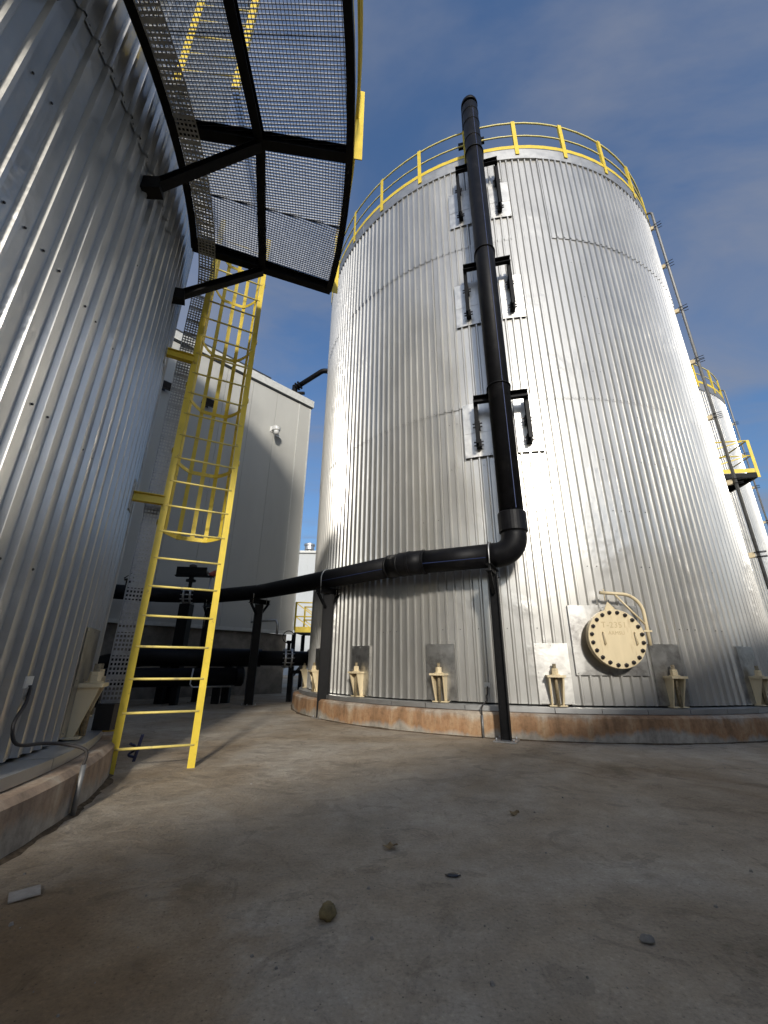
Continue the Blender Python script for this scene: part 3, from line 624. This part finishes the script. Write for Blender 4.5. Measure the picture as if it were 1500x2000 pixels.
# ------------------------------------------------------------------ cable tray
ct = thing('cable_tray', 'perforated galvanised cable tray climbing the left tank beside the yellow ladder', 'cable tray', tuple(onr(C1, 29.2, 5.9, .5)))
W = .17; ph = 27.9; rad = Vector((math.cos(R_(ph)), math.sin(R_(ph)), 0)); tan = Vector((-rad.y, rad.x, 0)); O = Vector((C1[0], C1[1], 0))
face = (Vector((0, 0, 0))-(O+rad*5.9)).normalized()
m = MB(); base = O+rad*5.96
for k in range(6): m.bar(base+rad*(-W/2+k*W/5)+Vector((0, 0, .62)), base+rad*(-W/2+k*W/5)+Vector((0, 0, 6.16)), .014, .003, tan)
z = .62; i = 0
while z < 6.16:
    m.bar(base-rad*W/2+Vector((0, 0, z)), base+rad*W/2+Vector((0, 0, z)), .003, .020 if i % 5 else .05, (0, 0, 1)); z += .045 if i % 5 else .06; i += 1
m.build('perforated_back', 'tray', ct)
MB().bar(base-rad*W/2-tan*.04+Vector((0, 0, .62)), base-rad*W/2-tan*.04+Vector((0, 0, 6.2)), .003, .08, tan).build('side_flange', 'galv', ct)
MB().bar(base+rad*W/2-tan*.04+Vector((0, 0, .62)), base+rad*W/2-tan*.04+Vector((0, 0, 6.2)), .003, .08, tan).build('side_flange', 'galv', ct)
# along the platform
m = MB(); zt = 6.20; na = 140
for k in range(6): m.arcbox(C1, 5.93+k*.04-.007, 5.93+k*.04+.007, zt-.003, zt, -32, 27.5, 40)
for k in range(na):
    a = -32+59.5*k/na; m.bar(onr(C1, a, 5.93, zt-.004), onr(C1, a, 6.13, zt-.004), .02 if k % 5 else .04, .003)
m.build('perforated_run', 'tray', ct)
MB().arcbox(C1, 5.925, 5.928, zt, zt+.07, -32, 27.5, 40).build('side_flange', 'galv', ct)
MB().bar(onr(C1, 27.9, 5.80, .36), onr(C1, 27.9, 6.07, .36), .10, .012).build('foot_plate', 'yellow', ct)
MB().box(tuple(base-rad*.08+Vector((-.02, -.04, .37))), tuple(base+rad*.08+Vector((.02, .04, .61)))).build('cable_boot', 'cable', ct)

# ------------------------------------------------------------------ grounding cables
def ground_wire(label, c, phi, zl, dphi):
    t = thing('grounding_wire', label, 'cable', tuple(onr(c, phi+dphi, 6.1, 0)), 'grounding cables of the tanks')
    R = R1
    MB().bar(onr(c, phi-.42, R+.034, zl), onr(c, phi+.42, R+.034, zl), .012, .075).build('lug_plate', 'trim', t)
    MB().bar(onr(c, phi, R+.034, zl-.11), onr(c, phi, R+.044, zl-.03), .02, .01).build('terminal', 'galv', t)
    pts = [onr(c, phi+.03, R+.05, zl-.02), onr(c, phi-.02, R+.055, zl-.13), onr(c, phi-.4*abs(dphi), R+.07, .62 if zl > .8 else .56), onr(c, phi-.25*abs(dphi), R+.10, .50), onr(c, phi+.45*dphi, R+.17, .475), onr(c, phi+.85*dphi, R+.26, .45), onr(c, phi+dphi, 6.105, .40), onr(c, phi+dphi, 6.108, .30)]
    sm = []
    for i in range(len(pts)-1):
        p0 = pts[max(0, i-1)]; p1 = pts[i]; p2 = pts[i+1]; p3 = pts[min(len(pts)-1, i+2)]
        for k in range(5):
            u = k/5; sm.append(.5*((2*p1)+(p2-p0)*u+(2*p0-5*p1+4*p2-p3)*u*u+(3*p1-p0-3*p2+p3)*u**3))
    MB().tube(sm+[pts[-1]], .011, 8).build('wire', 'cable', t)
    MB().tube([onr(c, phi+dphi, 6.112, .31), onr(c, phi+dphi, 6.112, -.02)], .018, 10).build('conduit', 'dullgalv', t)
ground_wire('dark grounding wire drooping from a small plate on the near left tank', C1, 12.0, .87, 2.6)
ground_wire('thin grounding wire dropping over the rusty plinth near the front post', C2, -110.4, .72, -.6)

# ------------------------------------------------------------------ grey building
bk = 1.05
BC = Vector((-3.352*bk, 15.97*bk, 0)); wd = Vector((math.sin(R_(45.5)), math.cos(R_(45.5)), 0)); wn = Vector((wd.y, -wd.x, 0))
zB, zT = 1+1.16*bk, 1+11.23*bk
bl = thing('process_building', 'tall grey panel-clad building behind the yellow ladder', 'building', tuple(BC-wd*8))
def bp_(s, n, z): return BC-wd*s+wn*n+Vector((0, 0, z))
def wbox(m, s0, s1, n0, n1, z0, z1):
    return m.hexa([bp_(s0, n0, z0), bp_(s1, n0, z0), bp_(s1, n1, z0), bp_(s0, n1, z0), bp_(s0, n0, z1), bp_(s1, n0, z1), bp_(s1, n1, z1), bp_(s0, n1, z1)])
wbox(MB(), .06, 20, -9, -.06, zB-.0, zT-.05).build('core', 'wall', bl)
for k in range(17):
    s0 = .62+k*1.15; wbox(MB(), s0+.005, s0+1.145, -.06, 0, zB, zT-.42).build('wall_panel', 'wall', bl)
wbox(MB(), .05, .60, -.06, .004, zB, zT-.42).build('corner_panel', 'wall', bl)
wbox(MB(), .60, .64, -.04, .018, zB, zT-.42).build('joint_trim', 'trim', bl)
wbox(MB(), -.02, .05, -9, .012, zB, zT-.42).build('corner_trim', 'trim', bl)
wbox(MB(), -.10, 20, -9, .10, zT-.36, zT).build('roof_edge', 'trim', bl)
wbox(MB(), -.05, 20, -8.9, .05, zT-.415, zT-.362).build('roof_reveal', 'darktrim', bl)
wbox(MB(), 2.2, 20, -.2, .06, zT+.002, zT+.12).build('gutter', 'darktrim', bl)
wbox(MB(), -.03, 20, -.06, .035, zB-.12, zB-.003).build('drip_flashing', 'trim', bl)
wbox(MB(), .18, 20, -8.8, -.12, 0, zB-.125).build('concrete_base', 'footing', bl)

def floodlight(label, p):
    t = thing('floodlight', label, 'floodlight', tuple(p), 'black floodlights on the grey wall')
    up = Vector((0, 0, 1))
    h = MB(); h.bar(p+wn*.22-wd*.22, p+wn*.22+wd*.22, .10, .28, (up+wn*.5)); h.build('lamp_housing', 'darktrim', t)
    h = MB(); h.bar(p+wn*.285-wd*.18-up*.02, p+wn*.285+wd*.18-up*.02, .02, .2, (up+wn*.5)); h.build('lens', 'glass', t)
    h = MB(); h.bar(p, p+wn*.2, .04, .04); h.bar(p+up*-.12, p+up*.12, .18, .02, wn); h.build('mount', 'darktrim', t)
floodlight('black floodlight on the grey wall, framed by the ladder cage', bp_(4.68, 0, 10.31))
floodlight('dark floodlight on the grey wall next to the edge of the left tank', bp_(6.23, 0, 10.26))
p = bp_(1.83, 0, 10.27); up = Vector((0, 0, 1))
t = thing('security_camera', 'white security camera with round housing on the grey wall', 'camera', tuple(p))
m = MB(); m.bar(p+up*.05, p+up*.30, .22, .06, wn); m.build('wall_plate', 'white', t)
m = MB(); m.bar(p+wn*.02+up*.2, p+wn*.34+up*.16, .14, .16); m.build('arm_box', 'white', t)
m = MB(); m.lathe([(.10, 0), (.15, -.03), (.15, -.16), (.12, -.19)], p+wn*.38+up*.14, (0, 0, 1), 20, False); m.build('housing', 'white', t)
m = MB(); m.lathe([(.11, 0), (.115, -.06), (.095, -.14), (.05, -.18)], p+wn*.38-up*.05, (0, 0, 1), 20, True); m.build('dome', 'white', t)
m = MB(); m.bar(p+wd*.14+up*.0, p+wd*.40-up*.02, .16, .015, (up*.6+wn)); m.build('sun_shield', 'white', t)

# low wall beyond: far building, landing, pipes
fb = thing('far_building', 'pale distant building glimpsed between the grey building and the large tank', 'building', (-8.6, 46, 0))
MB().box((-22, 44, 0), (-1, 58, 12.4)).build('wall', 'farwall', fb)
for k in range(20): MB().box((-21.9+k*1.05, 43.96, 0.2), (-21.82+k*1.05, 43.99, 12.3)).build('rib', 'farwall', fb)
MB().box((-22.2, 43.8, 12.41), (-0.8, 58.2, 12.65)).build('roof_edge', 'trim', fb)
rv = MB(); rv.lathe([(.30, 0), (.30, .5), (.55, .5), (.55, .55), (.5, .95), (.62, .97), (.62, 1.15), (.2, 1.3)], (-8.4, 45.5, 12.66), (0, 0, 1), 16); rv.build('roof_vent', 'galv', fb)

ld = thing('stair_landing', 'small yellow railed landing at the corner of the grey building', 'landing', (-3.0, 17.6, 2.2))
LZ = 2.32; q0 = Vector((-3.62, 17.6, 0)); q1 = Vector((-2.2, 17.75, 0)); q2 = Vector((-2.1, 19.2, 0)); q3 = Vector((-3.5, 19.0, 0))
m = MB(); m.hexa([q+Vector((0, 0, LZ-.12)) for q in (q0, q1, q2, q3)]+[q+Vector((0, 0, LZ)) for q in (q0, q1, q2, q3)]); m.build('deck', 'black', ld)
for a, b in ((q0, q1), (q1, q2), (q3, q2)):
    for z_ in (.55, 1.12): MB().tube([a+Vector((0, 0, LZ+z_)), b+Vector((0, 0, LZ+z_))], .026, 8).build('rail', 'yellow', ld)
    MB().bar(a+Vector((0, 0, LZ+.03)), b+Vector((0, 0, LZ+.03)), .02, .22).build('toe_board', 'yellow', ld)
    for k in (0, .5, 1): MB().bar(a.lerp(b, k)+Vector((0, 0, LZ)), a.lerp(b, k)+Vector((0, 0, LZ+1.14)), .07, .05, wd).build('post', 'yellow', ld)
    for k in (0, .5):
        for z_ in (0, .55): MB().bar(a.lerp(b, k)+Vector((0, 0, LZ+.55+z_)), a.lerp(b, k+.5)+Vector((0, 0, LZ+.05+z_)), .03, .04).build('diagonal', 'yellow', ld)
for q in (q0, q1, q2, q3): MB().bar(q, q+Vector((0, 0, LZ-.12)), .12, .12, wd).build('leg', 'black', ld)
MB().bar(q0+Vector((0, 0, .5)), q1+Vector((0, 0, LZ-.15)), .1, .1).build('stay', 'black', ld)

# roof duct
rd = thing('roof_duct', 'thin black pipe leaving the grey roof toward the large tank', 'pipe', tuple(bp_(.5, -.3, zT)))
A = bp_(.75, -.35, zT+.55); Bq = A+Vector((1.35, -.5, .62)); Cq = Bq+Vector((2.6, .3, .1))
MB().tube([A]+arc_pts(A, Bq, Cq, .35, 6)+[Cq], .115, 16).build('duct', 'hdpe', rd)
MB().tube([bp_(.75, -.35, zT-.1), A+Vector((0, 0, .12))], .13, 14).build('stub', 'hdpe', rd)
for pp_ in (A+Vector((.12, -.05, .06)), A+Vector((.24, -.09, .11))): MB().lathe([(.20, -.03), (.20, .03)], pp_, (Bq-A), 14).build('flange', 'black', rd)
MB().bar(A+Vector((-.35, .0, -.28)), A+Vector((.5, -.1, -.35)), .12, .1).build('bearer', 'black', rd)

# low pipes behind the posts
def flange(t, p, ax, r):
    ax = Vector(ax).normalized()
    for s in (-.09, .09):
        f = MB(); f.lathe([(r*1.34, -.022), (r*1.34, .022)], Vector(p)+ax*s, ax, 28); fo = f.build('flange', 'galv', t)
        u = Vector((0, 0, 1)); w = ax.cross(u)
        if s < 0:
            for k in range(12):
                a = 2*math.pi*k/12; q = Vector(p)+(u*math.cos(a)+w*math.sin(a))*r*1.2; MB().cyl(q-ax*.17, q+ax*.17, .016, 6).build('stud', 'galv', fo)
lp = thing('process_pipe', 'thick black flanged pipe low behind the posts, entering the large tank', 'pipe', (-4.6, 12.7, 0), 'low black process pipes')
a0, a1 = Vector((-7.9, 10.9, .72)), Vector((-6.4, 11.75, 1.17)); a2 = Vector((-1.75, 13.35, 1.17))
MB().tube([Vector((-9.4, 10.0, .72)), a0]+arc_pts(a0, a0+(a1-a0)*.4, a1, .5, 4)+arc_pts(a0, a1, a2, .7, 5)+[a1.lerp(a2, .62)], .245, 24).build('pipe_run', 'hdpe', lp)
MB().tube([a1.lerp(a2, .61), a2], .205, 24).build('nozzle', 'hdpe', lp)
flange(lp, a1.lerp(a2, .775), a2-a1, .205); flange(lp, a1.lerp(a2, .925), a2-a1, .205)
vq = a1.lerp(a2, .775)
vb = MB(); vb.lathe([(.05, .15), (.05, .42), (.09, .42), (.09, .50)], vq, (0, 0, 1), 12); vo_ = vb.build('valve_body', 'black', lp)
MB().tube([vq+Vector((.17*math.cos(k*math.pi/8), -.16, .60+.17*math.sin(k*math.pi/8))) for k in range(17)], .014, 6).build('hand_wheel', 'black', vo_)
for k in (.80, .93): q = a1.lerp(a2, k); MB().bar((q.x, q.y, 0), (q.x, q.y, .95), .14, .14, (1, 0, 0)).build('leg', 'black', lp)
q = a1.lerp(a2, .8); q_ = a1.lerp(a2, 1.0); MB().bar((q.x, q.y-.1, .80), (q_.x, q_.y-.1, .80), .10, .09).build('bearer', 'black', lp)
for k in (.12, .45): q = a1.lerp(a2, k); MB().bar((q.x, q.y, 0), (q.x, q.y, .96), .2, .2, (1, 0, 0)).build('leg', 'black', lp)
sp = thing('small_bore_valve', 'thin grey bypass pipe with a small valve under the grey building', 'pipe', (-3.6, 13.1, 1.4))
e0 = a1.lerp(a2, .57)
MB().tube([e0+Vector((0, 0, .2)), e0+Vector((0, 0, .72))], .028, 8).build('riser', 'galv', sp)
MB().tube([e0+Vector((0, .0, 1.25)), e0+Vector((0, 0, .6))], .014, 8).build('stem', 'galv', sp)
MB().lathe([(.05, 0), (.075, .05), (.075, .16), (.05, .2)], e0+Vector((0, 0, .40)), (0, 0, 1), 10).build('valve_body', 'galv', sp)
MB().tube([e0+Vector((-.3, .5, 1.05)), e0+Vector((.25, .2, 1.07)), e0+Vector((.55, .1, 1.07)), e0+Vector((.62, .08, .95)), e0+Vector((.62, .08, .66))], .035, 8).build('bypass', 'galv', sp)
lp2 = thing('process_pipe', 'blind-ended black pipe lying lowest, beneath the thick flanged pipe', 'pipe', (-5, 12, 0), 'low black process pipes')
b0, b1 = Vector((-9.2, 9.6, .62)), Vector((-4.05, 12.35, .68))
MB().tube([b0, b1], .23, 24).build('pipe_run', 'hdpe', lp2); MB().lathe([(.23, 0), (.255, 0), (.255, .16), (.2, .2)], b1, b1-b0, 24).build('end_cap', 'hdpe', lp2)
for k in (.45, .75, .92): q = b0.lerp(b1, k); MB().bar((q.x, q.y, 0), (q.x, q.y, .45), .16, .16, (1, 0, 0)).build('leg', 'black', lp2)
bend_c = MB().tube([b1+Vector((-.9, -.72, .2)), b1+Vector((-.92, -.74, -.18)), b1+Vector((-.85, -.74, -.25)), b1+Vector((0, -.3, -.24))], .022, 8); bend_c.build('drain_line', 'galv', lp2)
# actuated valve on the long run
q = LB.lerp(END, .12); q = Vector((-6.55, 12.02, 2.95)); ax = (END-LB).normalized(); vx = thing('actuated_valve', 'black actuated valve on the upper pipe, seen through the ladder rungs', 'valve', (q.x, q.y, 2.6))
q = P4s.lerp(LB, .45); ax = (LB-P4s).normalized(); flange(vx, q, ax, PR)
MB().lathe([(.05, 0), (.05, .2), (.14, .2), (.14, .26), (.07, .27), (.07, .36)], q+Vector((0, 0, .22)), (0, 0, 1), 14).build('stem', 'black', vx)
m = MB(); m.bar(q+ax*.42+Vector((0, 0, .72)), q-ax*.42+Vector((0, 0, .72)), .24, .24); m.build('actuator', 'black', vx)
MB().bar(q+ax*.45+Vector((0, 0, .585)), q-ax*.62+Vector((0, 0, .585)), .2, .03).build('tray', 'black', vx)
MB().lathe([(.09, 0), (.11, .02), (.11, .07), (.05, .10)], q+Vector((0, 0, .84)), (0, 0, 1), 12).build('position_indicator', 'bolt', vx)
MB().lathe([(.07, 0), (.09, .05), (.09, .2), (.05, .24)], q-ax*.50+Vector((0, 0, .62)), (-ax.x, -ax.y, .5), 14).build('end_cap', 'red', vx)
MB().lathe([(.10, 0), (.10, .06)], q-ax*.40+Vector((0, 0, .74)), (-ax.x, -ax.y, .3), 14).build('end_flange', 'galv', vx)
for s in (.55,): MB().tube([q-ax*s+Vector((0, -.02, .58)), q-ax*s+Vector((0, -.02, -.9))], .028, 8).build('cable_drop', 'galv', vx)
m = MB(); m.bar((q.x, q.y, 0), (q.x, q.y, 2.62), .30, .30, (1, 0, 0)); m.build('pedestal', 'black', vx)
q = LB.lerp(END, .22)
vt = thing('air_vent', 'small black vent stub on the upper pipe beside the left tank', 'vent', tuple(q+Vector((0, 0, .15))))
MB().lathe([(.08, 0), (.08, .18), (.13, .18), (.13, .22)], q+Vector((0, 0, .15)), (0, 0, 1), 12).build('stub', 'black', vt); MB().tube([q+Vector((-.1, -.1, .38)), q+Vector((.08, 0, .58)), q+Vector((.1, 0, .4))], .015, 6).build('lever', 'black', vt)

# ------------------------------------------------------------------ conduits on the right
def conduit(label, c, phi, zlist, ztop, zbot, grp):
    t = thing('conduit', label, 'conduit', tuple(onr(c, phi, R2+.2, zbot)), grp); R = R2
    P = [onr(c, phi, R+.20, zbot), onr(c, phi, R+.20, ztop-.12)]+arc_pts(onr(c, phi, R+.2, ztop-1), onr(c, phi, R+.2, ztop), onr(c, phi, R-.4, ztop), .12, 5)+[onr(c, phi, R-.2, ztop)]
    MB().tube(P, .034, 10).build('tube', 'dullgalv', t)
    for z in zlist:
        m = MB(); m.bar(onr(c, phi, R+.03, z-.20), onr(c, phi, R+.03, z+.20), .14, .012, onr(c, phi, 1, 0)-Vector((c[0], c[1], 0))); b = m.build('bracket_plate', 'plate', t)
        m = MB(); m.bar(onr(c, phi, R+.045, z), onr(c, phi, R+.15, z), .07, .11); m.build('standoff', 'cream', b)
        for q in (-.05, .05): MB().tube([onr(c, phi-.5, R+.14, z+q), onr(c, phi-.5, R+.34, z+q)], .009, 6).build('stud', 'black', b); MB().tube([onr(c, phi+.5, R+.14, z+q), onr(c, phi+.5, R+.34, z+q)], .009, 6).build('stud', 'black', b)
    return t
conduit('grey conduit on bracketed standoffs running down the right edge of the large tank', C2, -43.5, (13.3, 11.75, 10.1, 8.4, 6.73, 5.0, 3.29), 13.95, 2.55, 'conduits on the tanks')
conduit('thin conduit down the right edge of the distant tank', C3, -46, (12.3, 10.6, 8.9, 7.2, 5.5, 3.8), 14.3, .5, 'conduits on the tanks')
bx = thing('blue_cabinet', 'dark blue box low at the right frame edge under the conduit', 'cabinet', tuple(onr(C2, -42, 6.3, 0)))
cx_ = onr(C2, -42.0, 6.2, 0); n_ = Vector((math.cos(R_(-42)), math.sin(R_(-42)), 0)); t_ = Vector((-n_.y, n_.x, 0))
m = MB(); m.bar(cx_-n_*.22+Vector((0, 0, 2.28)), cx_+n_*.75+Vector((0, 0, 2.28)), .5, .55); m.build('body', 'blue', bx)
for s in (-.05, .07): MB().bar(cx_+n_*(.1+s)-t_*.30+Vector((0, 0, .1)), cx_+n_*(.1+s)-t_*.30+Vector((0, 0, 2.5)), .015, .03).build('cable_ladder_rail', 'galv', bx)
for k in range(14): MB().bar(cx_+n_*.05-t_*.30+Vector((0, 0, .3+k*.16)), cx_+n_*.17-t_*.30+Vector((0, 0, .3+k*.16)), .012, .02).build('cable_ladder_rung', 'galv', bx)
for s in (0, .6): MB().bar(cx_+n_*s+Vector((0, 0, 0)), cx_+n_*s+Vector((0, 0, 2.0)), .06, .06, n_).build('leg', 'galv', bx)

# ------------------------------------------------------------------ unseen low shed added behind the viewer: foreground shade, dark tank reflections
sd = thing('shade_shed', 'unseen long low shed added behind the viewer to shade the foreground', 'building', (2, -6, 0))
sw = Vector((math.sqrt(.5), math.sqrt(.5), 0)); sn = Vector((-sw.y, sw.x, 0)); sO = Vector((0, -5.8, 0))
def sbox(m, a, b, n0, n1, z0, z1):
    f = lambda s, n, z: sO+sw*s+sn*n+Vector((0, 0, z))
    return m.hexa([f(a, n1, z0), f(b, n1, z0), f(b, n0, z0), f(a, n0, z0), f(a, n1, z1), f(b, n1, z1), f(b, n0, z1), f(a, n0, z1)])
sbox(MB(), -6, 17, -10, 0, 0, 4.3).build('wall', 'shed', sd); sbox(MB(), -6.2, 17.2, -10.2, .0, 4.301, 4.4).build('roof', 'darktrim', sd)
for s in (-4.5, 3, 11): sbox(MB(), s, s+3.2, .002, .05, 0, 3.2).build('roller_door', 'darktrim', sd)

def dirt_line(c, a0, a1, seed):
    m = MB(); n = 150; rnd = random.Random(seed); vs = []
    for i in range(n+1):
        a = a0+(a1-a0)*i/n; w = .015+.10*max(0, noise.noise(Vector((i*.13, seed, 0))))+.03*rnd.random()
        h = .004+.02*max(0, noise.noise(Vector((i*.2, seed, 4))))
        vs += [onr(c, a, 6.08, .001), onr(c, a, 6.085, h+.008), onr(c, a, 6.09+w*.5, h), onr(c, a, 6.09+w, .0005)]
    m.add(vs, [(4*i+j, 4*i+j+1, 4*i+j+5, 4*i+j+4) for i in range(n) for j in range(3)])
    o = m.build('ground_dirt', 'dirt'); o['kind'] = 'stuff'; o['label'] = 'dark dirt gathered along the foot of the plinth'; o['category'] = 'dirt'
dirt_line(C1, -25, 50, 1.0); dirt_line(C2, -190, -30, 2.0)

# ------------------------------------------------------------------ litter on the ground
def blob(name, p, s, m, label, cat, seed, group=None):
    mb = MB(); nseg, nr = 14, 9; vs = []
    for i in range(nr+1):
        th = math.pi*i/nr
        for k in range(nseg):
            a = 2*math.pi*k/nseg; d = Vector((math.sin(th)*math.cos(a), math.sin(th)*math.sin(a), math.cos(th)))
            f = 1+.35*noise.noise(d*1.6+Vector((seed, 0, 0)))+.12*noise.noise(d*5+Vector((seed, 3, 0))); vs.append((p[0]+d.x*s[0]*f, p[1]+d.y*s[1]*f, s[2]*.85+d.z*s[2]*f))
    mb.add(vs, [(i*nseg+k, (i+1)*nseg+k, (i+1)*nseg+(k+1) % nseg, i*nseg+(k+1) % nseg) for i in range(nr) for k in range(nseg)], True)
    return tag(mb.build(name, m), label, cat, group)
blob('stone', (-.22, 2.225), (.034, .045, .03), 'stone', 'mossy ochre stone, largest lump on the foreground concrete', 'stone', 2.0)
blob('stone', (1.042, 2.09), (.028, .02, .012), 'pebble', 'small flat pale stone on the dark concrete at lower right', 'stone', 5.0)
blob('plastic_scrap', (.368, 2.611), (.038, .018, .008), 'glass', 'flat black scrap lying on the concrete right of centre', 'scrap', 8.0)
def leaf(p, s, label, seed):
    rnd = random.Random(seed); mb = MB(); n = 10; vs = [(p[0], p[1], .018)]
    for k in range(n):
        a = 2*math.pi*k/n; r = s*(.6+.5*rnd.random()); vs.append((p[0]+r*math.cos(a), p[1]+r*.6*math.sin(a), .006+.03*rnd.random()))
    top_ = vs; bot = [(x, y, z-.003) for x, y, z in vs]
    mb.add(top_+bot, [(0, 1+k, 1+(k+1) % n) for k in range(n)]+[(n+1, n+2+(k+1) % n, n+2+k) for k in range(n)]+[(1+k, n+2+k, n+2+(k+1) % n, 1+(k+1) % n) for k in range(n)])
    return tag(mb.build('dry_leaf', 'leaf'), label, 'leaf', 'dry leaves on the ground')
leaf((.064, 2.941), .05, 'curled brown leaf near the centre of the concrete', 3); leaf((.959, 3.548), .045, 'small brown leaf in front of the black front post', 9)
mb = MB(); bo = Vector((-1.62, 2.376, .008)); mb.bar(bo+Vector((-.045, -.03, 0)), bo+Vector((.045, .04, .004)), .10, .006); tag(mb.build('board_scrap', 'board'), 'flat grey board scrap on the ground at the left edge', 'board')
mb = MB(); q = Vector((-.318, 6.398, .004)); mb.bar(q, q+Vector((.13, .02, 0)), .03, .004); tag(mb.build('paper_scrap', 'board'), 'thin pale strip lying on the ground before the rusty plinth', 'scrap')
pb = MB(); rnd = random.Random(4)
for k in range(140):
    y = 1.6+rnd.random()**1.6*9; x = (rnd.random()-.5)*1.9*y*.9
    if (x-C1[0])**2+(y-C1[1])**2 < 37.5 or (x-C2[0])**2+(y-C2[1])**2 < 37.5: continue
    s = .003+.007*rnd.random()**3; a = rnd.random()*3
    P = [(math.cos(a+j*1.57)*s*(1+.5*rnd.random()), math.sin(a+j*1.57)*s*(1+.4*rnd.random())) for j in range(4)]
    pb.hexa([(x+u, y+v, -.001) for u, v in P]+[(x+u*.6, y+v*.6, s*.9) for u, v in P])
o = pb.build('pebbles', 'pebble'); o['kind'] = 'stuff'; o['label'] = 'scattered grit and tiny pebbles on the concrete yard'; o['category'] = 'pebbles'
# blue strap by the ladder foot
st_ = thing('hose_clamp', 'small dark blue strap coil on the ground behind the left ladder foot', 'strap', (-2.62, 4.98, 0))
c0 = Vector((-2.66, 5.05, .02)); MB().tube([c0+Vector((.03*math.cos(k*.5), .02*math.sin(k*.9), .02+.008*k)) for k in range(20)], .013, 6).build('coil', 'blue', st_); MB().bar(c0+Vector((.03, 0, .0)), c0+Vector((.09, -.03, .26)), .03, .012).build('strap_tail', 'blue', st_)
